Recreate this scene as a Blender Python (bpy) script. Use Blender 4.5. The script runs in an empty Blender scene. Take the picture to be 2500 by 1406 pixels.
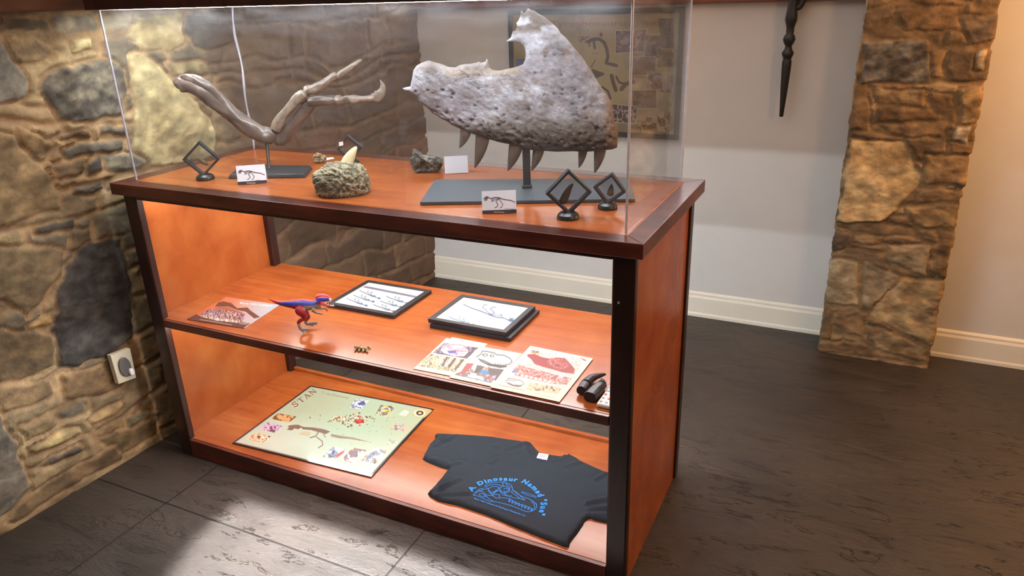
import bpy, bmesh, math, random
import numpy as np
from mathutils import Vector, Matrix
from mathutils.geometry import delaunay_2d_cdt

scene = bpy.context.scene
COL = scene.collection

# ------------------------------------------------------------------ camera
CAM = np.array([1.9153, -1.3470, 1.3686])
YAW, PITCH, ROLL, FPX = -0.4591, 0.3813, -0.0319, 1813.75      # focal in pixels of a 2500 x 1406 frame


def cam_basis():
    cy, sy, cp, sp = math.cos(YAW), math.sin(YAW), math.cos(PITCH), math.sin(PITCH)
    f = np.array([sy * cp, cy * cp, -sp]); r = np.array([cy, -sy, 0.0]); u = np.cross(r, f)
    cr, sr = math.cos(ROLL), math.sin(ROLL)
    return cr * r + sr * u, -sr * r + cr * u, f


CR, CU, CF = cam_basis()
cam = bpy.data.cameras.new('camera')
cam.sensor_width = 36.0
cam.sensor_fit = 'HORIZONTAL'
cam.lens = FPX / 2500 * 36.0
cam.clip_start = 0.02
cam_o = bpy.data.objects.new('camera', cam)
COL.objects.link(cam_o)
M = Matrix.Identity(4)
for i in range(3):
    M[i][0], M[i][1], M[i][2], M[i][3] = CR[i], CU[i], -CF[i], CAM[i]
cam_o.matrix_world = M
scene.camera = cam_o

# ------------------------------------------------------------------ world, exposure, lamps
scene.view_settings.view_transform = 'Standard'
scene.view_settings.look = 'None'
scene.view_settings.exposure = 0.0
scene.view_settings.gamma = 1.0
scene.view_settings.use_curve_mapping = False
w = bpy.data.worlds.new('room_air'); scene.world = w
w.use_nodes = True
w.node_tree.nodes['Background'].inputs[0].default_value = (1.0, 0.82, 0.66, 1)
w.node_tree.nodes['Background'].inputs[1].default_value = 0.10
scene.cycles.use_denoising = True
scene.cycles.max_bounces = 10
scene.cycles.transparent_max_bounces = 24
scene.cycles.sample_clamp_indirect = 6.0

LED_SHELF = 60.0
LED_REAR = 156.0
LED_CASE = 3.0
LED_WALL_FILL = 120.0
LED_FRONT = 105.0


def lamp(kind, name, loc, power, color, target=None, **kw):
    l = bpy.data.lights.new(name, kind); l.energy = power; l.color = color
    for k, v in kw.items():
        setattr(l, k, v)
    o = bpy.data.objects.new(name, l); o.location = loc
    if target is not None:
        d = Vector(target) - Vector(loc)
        o.rotation_euler = d.to_track_quat('-Z', 'Y').to_euler()
    COL.objects.link(o)
    return o


lamp('AREA', 'ceiling_light', (1.0, -0.6, 2.55), 19, (1.0, 0.93, 0.84), (1.0, -0.5, 0), shape='RECTANGLE', size=2.6, size_y=1.8)
lamp('SPOT', 'ceiling_spot', (0.75, -1.5, 2.45), 29, (1.0, 0.86, 0.68), (-0.15, 0.0, 0.95), spot_size=1.0, spot_blend=0.9, shadow_soft_size=0.08)
lamp('POINT', 'table_lamp', (3.1, 1.2, 1.5), 62, (1.0, 0.50, 0.19), shadow_soft_size=0.12)
lamp('POINT', 'warm_lamp', (3.3, -0.6, 1.7), 38, (1.0, 0.52, 0.22), shadow_soft_size=0.15)

lamp('SPOT', 'down_light', (0.93, 0.11, 2.5), 2300, (0.95, 0.97, 1.0), (0.95, -0.12, 0), spot_size=math.radians(27), spot_blend=0.22, shadow_soft_size=0.02)
lamp('AREA', 'added_uplight', (0.85, 1.64, 1.395), 45, (0.98, 0.97, 1.0), (0.85, 1.74, 1.72), shape='RECTANGLE', size=1.7, size_y=0.04)  # unseen uplight added to brighten the upper wall for a sheen on the boards

# ------------------------------------------------------------------ helpers
V = Vector


def px_ray(x, y):
    return CF + (x - 1250) / FPX * CR - (y - 703) / FPX * CU


def on_plane(px, n, o):
    n = np.array(n, float); o = np.array(o, float); d = px_ray(*px)
    return CAM + ((o - CAM) @ n) / (d @ n) * d


def on_z(px, z): return on_plane(px, (0, 0, 1), (0, 0, z))
def on_y(px, y): return on_plane(px, (0, 1, 0), (0, y, 0))


def project(P):
    d = np.asarray(P, float) - CAM
    z = d @ CF
    return 1250 + FPX * (d @ CR) / z, 703 - FPX * (d @ CU) / z


def lin(c):
    out = []
    for v in c[:3]:
        v = v / 255.0
        out.append(v / 12.92 if v <= 0.04045 else ((v + 0.055) / 1.055) ** 2.4)
    return tuple(out)


def lin4(c): return lin(c) + (1.0,)


def lin_arr(a):
    a = np.clip(a, 0, 255) / 255.0
    return np.where(a <= 0.04045, a / 12.92, ((a + 0.055) / 1.055) ** 2.4)


ORG = {}


def tag(o, label=None, cat=None, group=None, kind=None):
    if label: o['label'] = label
    if cat: o['category'] = cat
    if group: o['group'] = group
    if kind: o['kind'] = kind
    return o


def thing(name, loc, label, cat, group=None):
    o = bpy.data.objects.new(name, None)
    o.empty_display_size = 0.05
    o.location = loc
    COL.objects.link(o)
    ORG[o.name] = np.array(loc, float)
    return tag(o, label, cat, group)


def obj(name, verts, faces, mat, parent=None, org=None, smooth=False, col=None, bevel=0.0, seg=2):
    """verts are WORLD coordinates; the mesh is stored relative to its thing's origin"""
    verts = np.asarray(verts, float).reshape(-1, 3)
    if parent is not None:
        o0 = ORG[parent.name]
    else:
        o0 = np.zeros(3) if org is None else np.array(org, float)
    me = bpy.data.meshes.new(name)
    me.from_pydata((verts - o0).tolist(), [], [list(map(int, f)) for f in faces])
    if col is not None:
        a = me.color_attributes.new('Col', 'FLOAT_COLOR', 'POINT')
        c = np.ones((len(verts), 4)); c[:, :3] = col
        a.data.foreach_set('color', c.ravel().astype(np.float32))
    me.materials.append(mat)
    if smooth:
        me.polygons.foreach_set('use_smooth', [True] * len(me.polygons))
    me.update()
    o = bpy.data.objects.new(name, me)
    COL.objects.link(o)
    ORG[o.name] = o0
    if parent is not None:
        o.parent = parent
    else:
        o.location = o0
    if bevel > 0:
        b = o.modifiers.new('bevel', 'BEVEL'); b.width = bevel; b.segments = seg; b.limit_method = 'ANGLE'
        b.angle_limit = 0.6
    return o


class G:
    """collects several shapes of ONE part"""
    def __init__(s): s.v = []; s.f = []

    def add(s, v, f):
        n = len(s.v)
        s.v += [tuple(map(float, p)) for p in v]; s.f += [[i + n for i in q] for q in f]
        return s

    def box(s, x0, y0, z0, x1, y1, z1):
        v = [(x, y, z) for z in (z0, z1) for y in (y0, y1) for x in (x0, x1)]
        return s.add(v, [(0, 2, 3, 1), (4, 5, 7, 6), (0, 1, 5, 4), (2, 6, 7, 3), (0, 4, 6, 2), (1, 3, 7, 5)])

    def hexa(s, bottom, top):
        """bottom and top: 4 points each, counter-clockwise seen from above"""
        return s.add(list(bottom) + list(top), [(3, 2, 1, 0), (4, 5, 6, 7), (0, 1, 5, 4), (1, 2, 6, 5), (2, 3, 7, 6), (3, 0, 4, 7)])

    def prism(s, poly, off):
        """poly: planar list of 3d points, extruded by vector off"""
        n = len(poly); p = np.array(poly, float); q = p + np.array(off, float)
        f = [list(range(n))[::-1], list(range(n, 2 * n))] + [(i, (i + 1) % n, (i + 1) % n + n, i + n) for i in range(n)]
        return s.add(np.vstack([p, q]), f)

    def obj(s, name, mat, parent=None, **kw): return obj(name, s.v, s.f, mat, parent, **kw)


def catmull(P, sub):
    P = np.array(P, float); out = []
    n = len(P)
    for i in range(n - 1):
        p0 = P[max(i - 1, 0)]; p1 = P[i]; p2 = P[i + 1]; p3 = P[min(i + 2, n - 1)]
        for t in np.arange(sub) / sub:
            out.append(0.5 * (2 * p1 + (p2 - p0) * t + (2 * p0 - 5 * p1 + 4 * p2 - p3) * t * t + (3 * p1 - p0 - 3 * p2 + p3) * t ** 3))
    out.append(P[-1])
    return np.array(out)


def tube(pts, rad, n=16, sub=5, flat=1.0, noise=0.0, seed=0, flatdir=None, cap=True):
    """tapered tube through pts (world); rad per point; flat scales the radius along flatdir"""
    rng = np.random.RandomState(seed)
    A = np.hstack([np.array(pts, float), np.array(rad, float)[:, None]])
    A = catmull(A, sub) if len(pts) > 2 else np.array([A[0] + (A[1] - A[0]) * t for t in np.linspace(0, 1, sub + 1)])
    P, R = A[:, :3], np.maximum(A[:, 3], 1e-4)
    v = []; f = []
    ref = np.array(flatdir if flatdir is not None else (0.0, 1.0, 0.0), float)
    ph = rng.rand(6) * 6.28
    for i in range(len(P)):
        t = P[min(i + 1, len(P) - 1)] - P[max(i - 1, 0)]
        t = t / (np.linalg.norm(t) + 1e-9)
        b = ref - (ref @ t) * t
        if np.linalg.norm(b) < 1e-3: b = np.cross(t, (0.3, 0.2, 0.9))
        b /= np.linalg.norm(b); a = np.cross(b, t)
        for k in range(n):
            th = 2 * math.pi * k / n
            rr = R[i] * (1 + noise * (math.sin(3 * th + ph[0] + i * 1.6 / sub) * 0.5 + math.sin(2 * th + ph[1] - i * 2.4 / sub) * 0.6 + (rng.rand() - 0.5) * 0.35))
            v.append(P[i] + a * math.cos(th) * rr + b * math.sin(th) * rr * flat)
    m = len(P)
    for i in range(m - 1):
        for k in range(n):
            f.append((i * n + k, i * n + (k + 1) % n, (i + 1) * n + (k + 1) % n, (i + 1) * n + k))
    if cap:
        t0 = P[0] - P[1]; t0 /= np.linalg.norm(t0) + 1e-9
        t1 = P[-1] - P[-2]; t1 /= np.linalg.norm(t1) + 1e-9
        v.append(P[0] + t0 * R[0] * 0.45); v.append(P[-1] + t1 * R[-1] * 0.45)
        c0, c1 = m * n, m * n + 1
        for k in range(n):
            f.append((c0, (k + 1) % n, k)); f.append((c1, (m - 1) * n + k, (m - 1) * n + (k + 1) % n))
    return np.array(v), f


def lathe(center, prof, n=24):
    """prof: list of (radius, z) from bottom to top"""
    v = []; f = []
    for r, z in prof:
        for k in range(n):
            a = 2 * math.pi * k / n
            v.append((center[0] + r * math.cos(a), center[1] + r * math.sin(a), z))
    m = len(prof)
    for i in range(m - 1):
        for k in range(n):
            f.append((i * n + k, i * n + (k + 1) % n, (i + 1) * n + (k + 1) % n, (i + 1) * n + k))
    f.append(list(range(n))[::-1]); f.append([(m - 1) * n + k for k in range(n)])
    return v, f


_T = np.random.RandomState(7).rand(256, 256)


def vnoise(x, y, seed=0):
    x = np.asarray(x, float) + seed * 17.31; y = np.asarray(y, float) + seed * 5.77
    xi = np.floor(x).astype(int); yi = np.floor(y).astype(int)
    fx = x - xi; fy = y - yi
    fx = fx * fx * (3 - 2 * fx); fy = fy * fy * (3 - 2 * fy)
    g = lambda a, b: _T[a & 255, b & 255]
    return (g(xi, yi) * (1 - fx) + g(xi + 1, yi) * fx) * (1 - fy) + (g(xi, yi + 1) * (1 - fx) + g(xi + 1, yi + 1) * fx) * fy


def fbm(x, y, octv=4, seed=0):
    s = 0; a = 0.5; t = 0
    for i in range(octv):
        s = s + a * vnoise(np.asarray(x) * 2 ** i, np.asarray(y) * 2 ** i, seed + i); t += a; a *= 0.5
    return s / t


def smooth01(t):
    t = np.clip(t, 0, 1)
    return t * t * (3 - 2 * t)


def poly_dist(x, y, poly):
    """signed distance, positive inside"""
    x = np.asarray(x, float); y = np.asarray(y, float)
    ins = np.zeros(x.shape, bool); d = np.full(x.shape, 1e9)
    n = len(poly)
    for i in range(n):
        ax, ay = poly[i]; bx, by = poly[(i + 1) % n]
        ex, ey = bx - ax, by - ay
        t = np.clip(((x - ax) * ex + (y - ay) * ey) / (ex * ex + ey * ey + 1e-12), 0, 1)
        d = np.minimum(d, np.hypot(x - ax - t * ex, y - ay - t * ey))
        c = ((ay > y) != (by > y))
        xc = ax + (y - ay) / (by - ay if by != ay else 1e-12) * ex
        ins ^= c & (x < xc)
    return np.where(ins, d, -d)


# ------------------------------------------------------------------ materials
def new_mat(name):
    m = bpy.data.materials.new(name); m.use_nodes = True
    return m, m.node_tree.nodes, m.node_tree.links, m.node_tree.nodes['Principled BSDF']


def plain(name, c, rough=0.5, spec=0.5, metal=0.0, noise=0.0, scale=40.0, bump=0.0, coat=0.0):
    m, N, L, P = new_mat(name)
    P.inputs['Base Color'].default_value = lin4(c); P.inputs['Roughness'].default_value = rough
    P.inputs['Specular IOR Level'].default_value = spec; P.inputs['Metallic'].default_value = metal
    P.inputs['Coat Weight'].default_value = coat; P.inputs['Coat Roughness'].default_value = 0.1
    if noise or bump:
        tc = N.new('ShaderNodeTexCoord'); nz = N.new('ShaderNodeTexNoise')
        nz.inputs['Scale'].default_value = scale; nz.inputs['Detail'].default_value = 5
        L.new(tc.outputs['Object'], nz.inputs['Vector'])
        if noise:
            r = N.new('ShaderNodeValToRGB')
            lo = tuple(v * (1 - noise) for v in lin(c)) + (1,); hi = tuple(min(1, v * (1 + noise)) for v in lin(c)) + (1,)
            r.color_ramp.elements[0].position = 0.3; r.color_ramp.elements[1].position = 0.7
            r.color_ramp.elements[0].color = lo; r.color_ramp.elements[1].color = hi
            L.new(nz.outputs['Fac'], r.inputs['Fac']); L.new(r.outputs['Color'], P.inputs['Base Color'])
        if bump:
            b = N.new('ShaderNodeBump'); b.inputs['Strength'].default_value = bump; b.inputs['Distance'].default_value = 0.004
            L.new(nz.outputs['Fac'], b.inputs['Height']); L.new(b.outputs['Normal'], P.inputs['Normal'])
    return m


def attr_mat(name, rough=0.6, spec=0.4, bump=0.0, scale=120.0, dist=0.002, coat=0.0):
    m, N, L, P = new_mat(name)
    a = N.new('ShaderNodeAttribute'); a.attribute_name = 'Col'
    L.new(a.outputs['Color'], P.inputs['Base Color'])
    P.inputs['Roughness'].default_value = rough; P.inputs['Specular IOR Level'].default_value = spec
    P.inputs['Coat Weight'].default_value = coat; P.inputs['Coat Roughness'].default_value = 0.06
    if bump:
        tc = N.new('ShaderNodeTexCoord'); nz = N.new('ShaderNodeTexNoise')
        nz.inputs['Scale'].default_value = scale; nz.inputs['Detail'].default_value = 6
        L.new(tc.outputs['Object'], nz.inputs['Vector'])
        b = N.new('ShaderNodeBump'); b.inputs['Strength'].default_value = bump; b.inputs['Distance'].default_value = dist
        L.new(nz.outputs['Fac'], b.inputs['Height']); L.new(b.outputs['Normal'], P.inputs['Normal'])
    return m


def wood(name, cols, stretch, rough=0.25, scale=6.0, blot=0.5, spec=0.5):
    """cols dark, mid, light; stretch: scale per axis (small along the grain)"""
    m, N, L, P = new_mat(name)
    tc = N.new('ShaderNodeTexCoord'); mp = N.new('ShaderNodeMapping')
    mp.inputs['Scale'].default_value = stretch
    L.new(tc.outputs['Object'], mp.inputs['Vector'])
    n1 = N.new('ShaderNodeTexNoise'); n1.inputs['Scale'].default_value = scale; n1.inputs['Detail'].default_value = 8
    n1.inputs['Distortion'].default_value = 0.6
    L.new(mp.outputs['Vector'], n1.inputs['Vector'])
    n2 = N.new('ShaderNodeTexNoise'); n2.inputs['Scale'].default_value = 7.0; n2.inputs['Detail'].default_value = 4
    L.new(tc.outputs['Object'], n2.inputs['Vector'])
    mx = N.new('ShaderNodeMix'); mx.data_type = 'FLOAT'; mx.inputs[0].default_value = blot
    L.new(n1.outputs['Fac'], mx.inputs[2]); L.new(n2.outputs['Fac'], mx.inputs[3])
    r = N.new('ShaderNodeValToRGB'); e = r.color_ramp.elements
    e[0].position = 0.33; e[0].color = lin4(cols[0]); e[1].position = 0.66; e[1].color = lin4(cols[2])
    k = e.new(0.5); k.color = lin4(cols[1])
    L.new(mx.outputs[0], r.inputs['Fac']); L.new(r.outputs['Color'], P.inputs['Base Color'])
    P.inputs['Roughness'].default_value = rough; P.inputs['Specular IOR Level'].default_value = spec
    b = N.new('ShaderNodeBump'); b.inputs['Strength'].default_value = 0.06; b.inputs['Distance'].default_value = 0.001
    L.new(n1.outputs['Fac'], b.inputs['Height']); L.new(b.outputs['Normal'], P.inputs['Normal'])
    return m


def clear(name, tint=(0.97, 0.98, 0.98), base=0.03, dust=0.0, rough=0.02, dust_col=(0.8, 0.8, 0.85)):
    """thin clear sheet: see-through with a mirror sheen that grows at grazing angles and a little dust"""
    m = bpy.data.materials.new(name); m.use_nodes = True
    N, L = m.node_tree.nodes, m.node_tree.links
    N.clear()
    out = N.new('ShaderNodeOutputMaterial')
    tr = N.new('ShaderNodeBsdfTransparent'); tr.inputs[0].default_value = tint + (1,)
    gl = N.new('ShaderNodeBsdfGlossy'); gl.inputs['Roughness'].default_value = rough
    lw = N.new('ShaderNodeLayerWeight'); lw.inputs[0].default_value = 0.5
    pw = N.new('ShaderNodeMath'); pw.operation = 'POWER'; pw.inputs[1].default_value = 5.0
    L.new(lw.outputs['Facing'], pw.inputs[0])
    ma = N.new('ShaderNodeMath'); ma.operation = 'MULTIPLY_ADD'; ma.inputs[1].default_value = 0.9 - base; ma.inputs[2].default_value = base
    L.new(pw.outputs[0], ma.inputs[0])
    mx = N.new('ShaderNodeMixShader'); L.new(ma.outputs[0], mx.inputs[0])
    L.new(tr.outputs[0], mx.inputs[1]); L.new(gl.outputs[0], mx.inputs[2])
    last = mx
    if dust > 0:
        df = N.new('ShaderNodeBsdfDiffuse'); df.inputs[0].default_value = dust_col + (1,)
        tl = N.new('ShaderNodeBsdfTranslucent'); tl.inputs[0].default_value = dust_col + (1,)
        dm = N.new('ShaderNodeMixShader'); L.new(df.outputs[0], dm.inputs[1]); L.new(tl.outputs[0], dm.inputs[2])
        tc = N.new('ShaderNodeTexCoord'); mp = N.new('ShaderNodeMapping'); mp.inputs['Scale'].default_value = (3, 3, 14)
        mp.inputs['Rotation'].default_value = (0.3, 0.5, 0.2)
        nz = N.new('ShaderNodeTexNoise'); nz.inputs['Scale'].default_value = 3; nz.inputs['Detail'].default_value = 7
        L.new(tc.outputs['Object'], mp.inputs[0]); L.new(mp.outputs[0], nz.inputs['Vector'])
        mr = N.new('ShaderNodeMapRange'); mr.inputs[1].default_value = 0.35; mr.inputs[2].default_value = 0.75
        mr.inputs[3].default_value = dust * 0.4; mr.inputs[4].default_value = dust * 2.0
        L.new(nz.outputs['Fac'], mr.inputs[0])
        m2 = N.new('ShaderNodeMixShader'); L.new(mr.outputs[0], m2.inputs[0])
        L.new(mx.outputs[0], m2.inputs[1]); L.new(dm.outputs[0], m2.inputs[2])
        last = m2
    L.new(last.outputs[0], out.inputs[0])
    return m


def emit(name, c, s):
    m = bpy.data.materials.new(name); m.use_nodes = True
    N, L = m.node_tree.nodes, m.node_tree.links
    N.clear(); out = N.new('ShaderNodeOutputMaterial'); e = N.new('ShaderNodeEmission')
    e.inputs[0].default_value = c + (1,); e.inputs[1].default_value = s
    L.new(e.outputs[0], out.inputs[0])
    return m


ORANGE = [(136, 66, 28), (153, 80, 36), (165, 96, 46)]
MAT_PANEL_X = wood('orange_varnish_board', ORANGE, (0.6, 6, 6), rough=0.24, blot=0.55)
MAT_PANEL_Z = wood('orange_varnish_side', ORANGE, (6, 2, 1.2), rough=0.24, blot=0.6)
MAT_TRIM = wood('dark_mahogany_trim', [(58, 25, 20), (84, 38, 30), (112, 55, 41)], (1, 5, 5), rough=0.28, blot=0.4)
MAT_POST = wood('dark_mahogany_post', [(30, 16, 14), (43, 22, 18), (58, 28, 22)], (5, 5, 1), rough=0.3, blot=0.4)
MAT_BLACK = plain('black_painted_metal', (40, 41, 44), 0.45, noise=0.1, scale=200, bump=0.08)
MAT_PLATE = plain('charcoal_painted_plate', (62, 70, 78), 0.5, noise=0.12, scale=300, bump=0.1)
MAT_ACRYL = clear('clear_acrylic', base=0.035, dust=0.012)
MAT_SEAM = plain('glued_acrylic_edge', (205, 205, 225), 0.3, noise=0.15, scale=60)
MAT_FILM = clear('clear_film', (0.86, 0.86, 0.88), base=0.05, dust=0.03)
MAT_WHITE = plain('white_card_stock', (238, 238, 244), 0.6)
MAT_PRINT = attr_mat('printed_paper', 0.42, 0.4)
MAT_GLOSSPRINT = attr_mat('laminated_print', 0.3, 0.45, coat=0.35)
MAT_BLKPLASTIC = plain('black_plastic', (28, 28, 31), 0.32)
MAT_LED_S = emit('shelf_led_strip', (1.0, 0.97, 0.92), LED_SHELF)
MAT_LED_C = emit('case_light_panel', (0.92, 0.96, 1.0), LED_CASE)
MAT_LED_R = emit('shelf_front_led_strip', (0.90, 0.98, 1.0), LED_REAR)
MAT_LED_F = emit('case_front_strip', (0.90, 0.95, 1.0), LED_FRONT)
MAT_LED_D = emit('case_side_fill', (1.0, 0.97, 0.90), LED_WALL_FILL)

# ------------------------------------------------------------------ room: floor
def floor_mat():
    m, N, L, P = new_mat('stamped_slate_concrete')
    tc = N.new('ShaderNodeTexCoord')
    sep = N.new('ShaderNodeSeparateXYZ'); L.new(tc.outputs['Object'], sep.inputs[0])

    def groove(out, off, period):
        a = N.new('ShaderNodeMath'); a.operation = 'ADD'; a.inputs[1].default_value = -off + period * 40.5; L.new(out, a.inputs[0])
        b = N.new('ShaderNodeMath'); b.operation = 'MODULO'; b.inputs[1].default_value = period; L.new(a.outputs[0], b.inputs[0])
        c = N.new('ShaderNodeMath'); c.operation = 'SUBTRACT'; c.inputs[1].default_value = period / 2; L.new(b.outputs[0], c.inputs[0])
        d = N.new('ShaderNodeMath'); d.operation = 'ABSOLUTE'; L.new(c.outputs[0], d.inputs[0])
        e = N.new('ShaderNodeMapRange'); e.inputs[1].default_value = 0.0012; e.inputs[2].default_value = 0.0028
        e.inputs[3].default_value = 1; e.inputs[4].default_value = 0
        L.new(d.outputs[0], e.inputs[0])
        return e.outputs[0]
    g1 = groove(sep.outputs[0], 0.187, 0.765); g2 = groove(sep.outputs[1], -0.190, 0.765)
    g0 = N.new('ShaderNodeMath'); g0.operation = 'MAXIMUM'; L.new(g1, g0.inputs[0]); L.new(g2, g0.inputs[1])
    lim_ = N.new('ShaderNodeMath'); lim_.operation = 'LESS_THAN'; lim_.inputs[1].default_value = 1.4; L.new(sep.outputs[0], lim_.inputs[0])
    g = N.new('ShaderNodeMath'); g.operation = 'MULTIPLY'; L.new(g0.outputs[0], g.inputs[0]); L.new(lim_.outputs[0], g.inputs[1])
    # slate clefts run in slanted, stretched streaks
    mp = N.new('ShaderNodeMapping'); mp.inputs['Rotation'].default_value = (0, 0, math.radians(-62)); mp.inputs['Scale'].default_value = (4.2, 13, 1)
    L.new(tc.outputs['Object'], mp.inputs[0])
    n1 = N.new('ShaderNodeTexNoise'); n1.inputs['Scale'].default_value = 1.1; n1.inputs['Detail'].default_value = 10; n1.inputs['Roughness'].default_value = 0.68
    n1.inputs['Distortion'].default_value = 0.35
    L.new(mp.outputs[0], n1.inputs['Vector'])
    n2 = N.new('ShaderNodeTexNoise'); n2.inputs['Scale'].default_value = 2.2; n2.inputs['Detail'].default_value = 6
    L.new(tc.outputs['Object'], n2.inputs['Vector'])
    r = N.new('ShaderNodeValToRGB'); e = r.color_ramp.elements
    e[0].position = 0.32; e[0].color = lin4((34, 29, 26)); e[1].position = 0.72; e[1].color = lin4((72, 63, 56))
    mx = N.new('ShaderNodeMix'); mx.data_type = 'FLOAT'; mx.inputs[0].default_value = 0.5
    L.new(n1.outputs['Fac'], mx.inputs[2]); L.new(n2.outputs['Fac'], mx.inputs[3]); L.new(mx.outputs[0], r.inputs['Fac'])
    mc = N.new('ShaderNodeMix'); mc.data_type = 'RGBA'; L.new(g.outputs[0], mc.inputs[0]); L.new(r.outputs['Color'], mc.inputs[6])
    mc.inputs[7].default_value = lin4((28, 25, 23))
    L.new(mc.outputs[2], P.inputs['Base Color'])
    rr = N.new('ShaderNodeMapRange'); rr.inputs[3].default_value = 0.30; rr.inputs[4].default_value = 0.52
    L.new(n2.outputs['Fac'], rr.inputs[0]); L.new(rr.outputs[0], P.inputs['Roughness'])
    # stepped clefts
    st = N.new('ShaderNodeMath'); st.operation = 'MULTIPLY'; st.inputs[1].default_value = 5.0; L.new(n1.outputs['Fac'], st.inputs[0])
    fl = N.new('ShaderNodeMath'); fl.operation = 'FLOOR'; L.new(st.outputs[0], fl.inputs[0])
    fr = N.new('ShaderNodeMath'); fr.operation = 'FRACT'; L.new(st.outputs[0], fr.inputs[0])
    sm = N.new('ShaderNodeMapRange'); sm.interpolation_type = 'SMOOTHSTEP'; sm.inputs[1].default_value = 0.90; sm.inputs[2].default_value = 1.0
    L.new(fr.outputs[0], sm.inputs[0])
    ad = N.new('ShaderNodeMath'); ad.operation = 'ADD'; L.new(fl.outputs[0], ad.inputs[0]); L.new(sm.outputs[0], ad.inputs[1])
    a2 = N.new('ShaderNodeMath'); a2.operation = 'MULTIPLY_ADD'; a2.inputs[1].default_value = 3.2; L.new(n1.outputs['Fac'], a2.inputs[0]); L.new(ad.outputs[0], a2.inputs[2])
    a3 = N.new('ShaderNodeMath'); a3.operation = 'MULTIPLY_ADD'; a3.inputs[1].default_value = -2.5; L.new(g.outputs[0], a3.inputs[0]); L.new(a2.outputs[0], a3.inputs[2])
    b = N.new('ShaderNodeBump'); b.inputs['Strength'].default_value = 0.8; b.inputs['Distance'].default_value = 0.0042
    L.new(a3.outputs[0], b.inputs['Height']); L.new(b.outputs['Normal'], P.inputs['Normal'])
    return m


tag(G().box(-0.6, -3.2, -0.05, 4.6, 2.1, 0).obj('floor', floor_mat()), 'dark stamped slate concrete floor', kind='structure')
MAT_PLASTER = plain('pale_grey_plaster', (207, 206, 205), 0.7, 0.3, noise=0.02, scale=9)
MAT_CREAM = plain('cream_gloss_paint', (226, 222, 210), 0.4, noise=0.02, scale=6)
MAT_BEAM = wood('brown_stained_beam', [(92, 52, 34), (118, 70, 46), (136, 84, 56)], (1, 5, 5), rough=0.4)
MAT_BEAM_Y = wood('brown_stained_side_beam', [(70, 44, 30), (88, 56, 38), (104, 68, 46)], (5, 1, 5), rough=0.4)
tag(G().box(-0.5, 1.72, 0, 2.05, 1.9, 2.6).obj('wall_back', MAT_PLASTER), 'pale grey plaster back wall', kind='structure')
tag(G().box(2.05, 1.685, 0, 4.6, 1.9, 2.6).obj('wall_right', MAT_PLASTER), 'plaster wall right of the stone pillar in warm light', kind='structure')
tag(G().box(-0.6, -3.2, 2.6, 4.6, 2.1, 2.7).obj('ceiling', plain('ceiling_paint', (200, 190, 175), 0.8)), 'plain ceiling above the room', kind='structure')


def skirting(name, x0, x1, y, label):
    prof = [(0, 0), (-0.016, 0), (-0.016, 0.012), (-0.013, 0.02), (-0.013, 0.088), (-0.009, 0.098), (-0.009, 0.106), (-0.004, 0.114), (0, 0.116)]
    n = len(prof)
    v = [(x, y + p, z) for x in (x0, x1) for p, z in prof]
    f = [(i, i + 1, n + i + 1, n + i) for i in range(n - 1)] + [list(range(n))[::-1], list(range(n, 2 * n))]
    return tag(obj(name, v, f, MAT_CREAM), label, kind='structure')


skirting('baseboard_back', -0.06, 1.9, 1.722, 'cream baseboard along the grey back wall')
skirting('baseboard_right', 2.1, 4.6, 1.687, 'cream baseboard right of the stone pillar')
tag(G().box(-0.08, 1.685, 1.301, 1.86, 1.725, 1.37).obj('trim_1', MAT_BEAM, bevel=0.004), 'brown wooden beam along the back wall at eye level', kind='structure')
tag(G().box(-0.3, -3.2, 1.352, -0.045, 1.68, 1.55).obj('trim_2', MAT_BEAM_Y, bevel=0.006), 'brown wooden beam along the stone wall at eye level', kind='structure')


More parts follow.
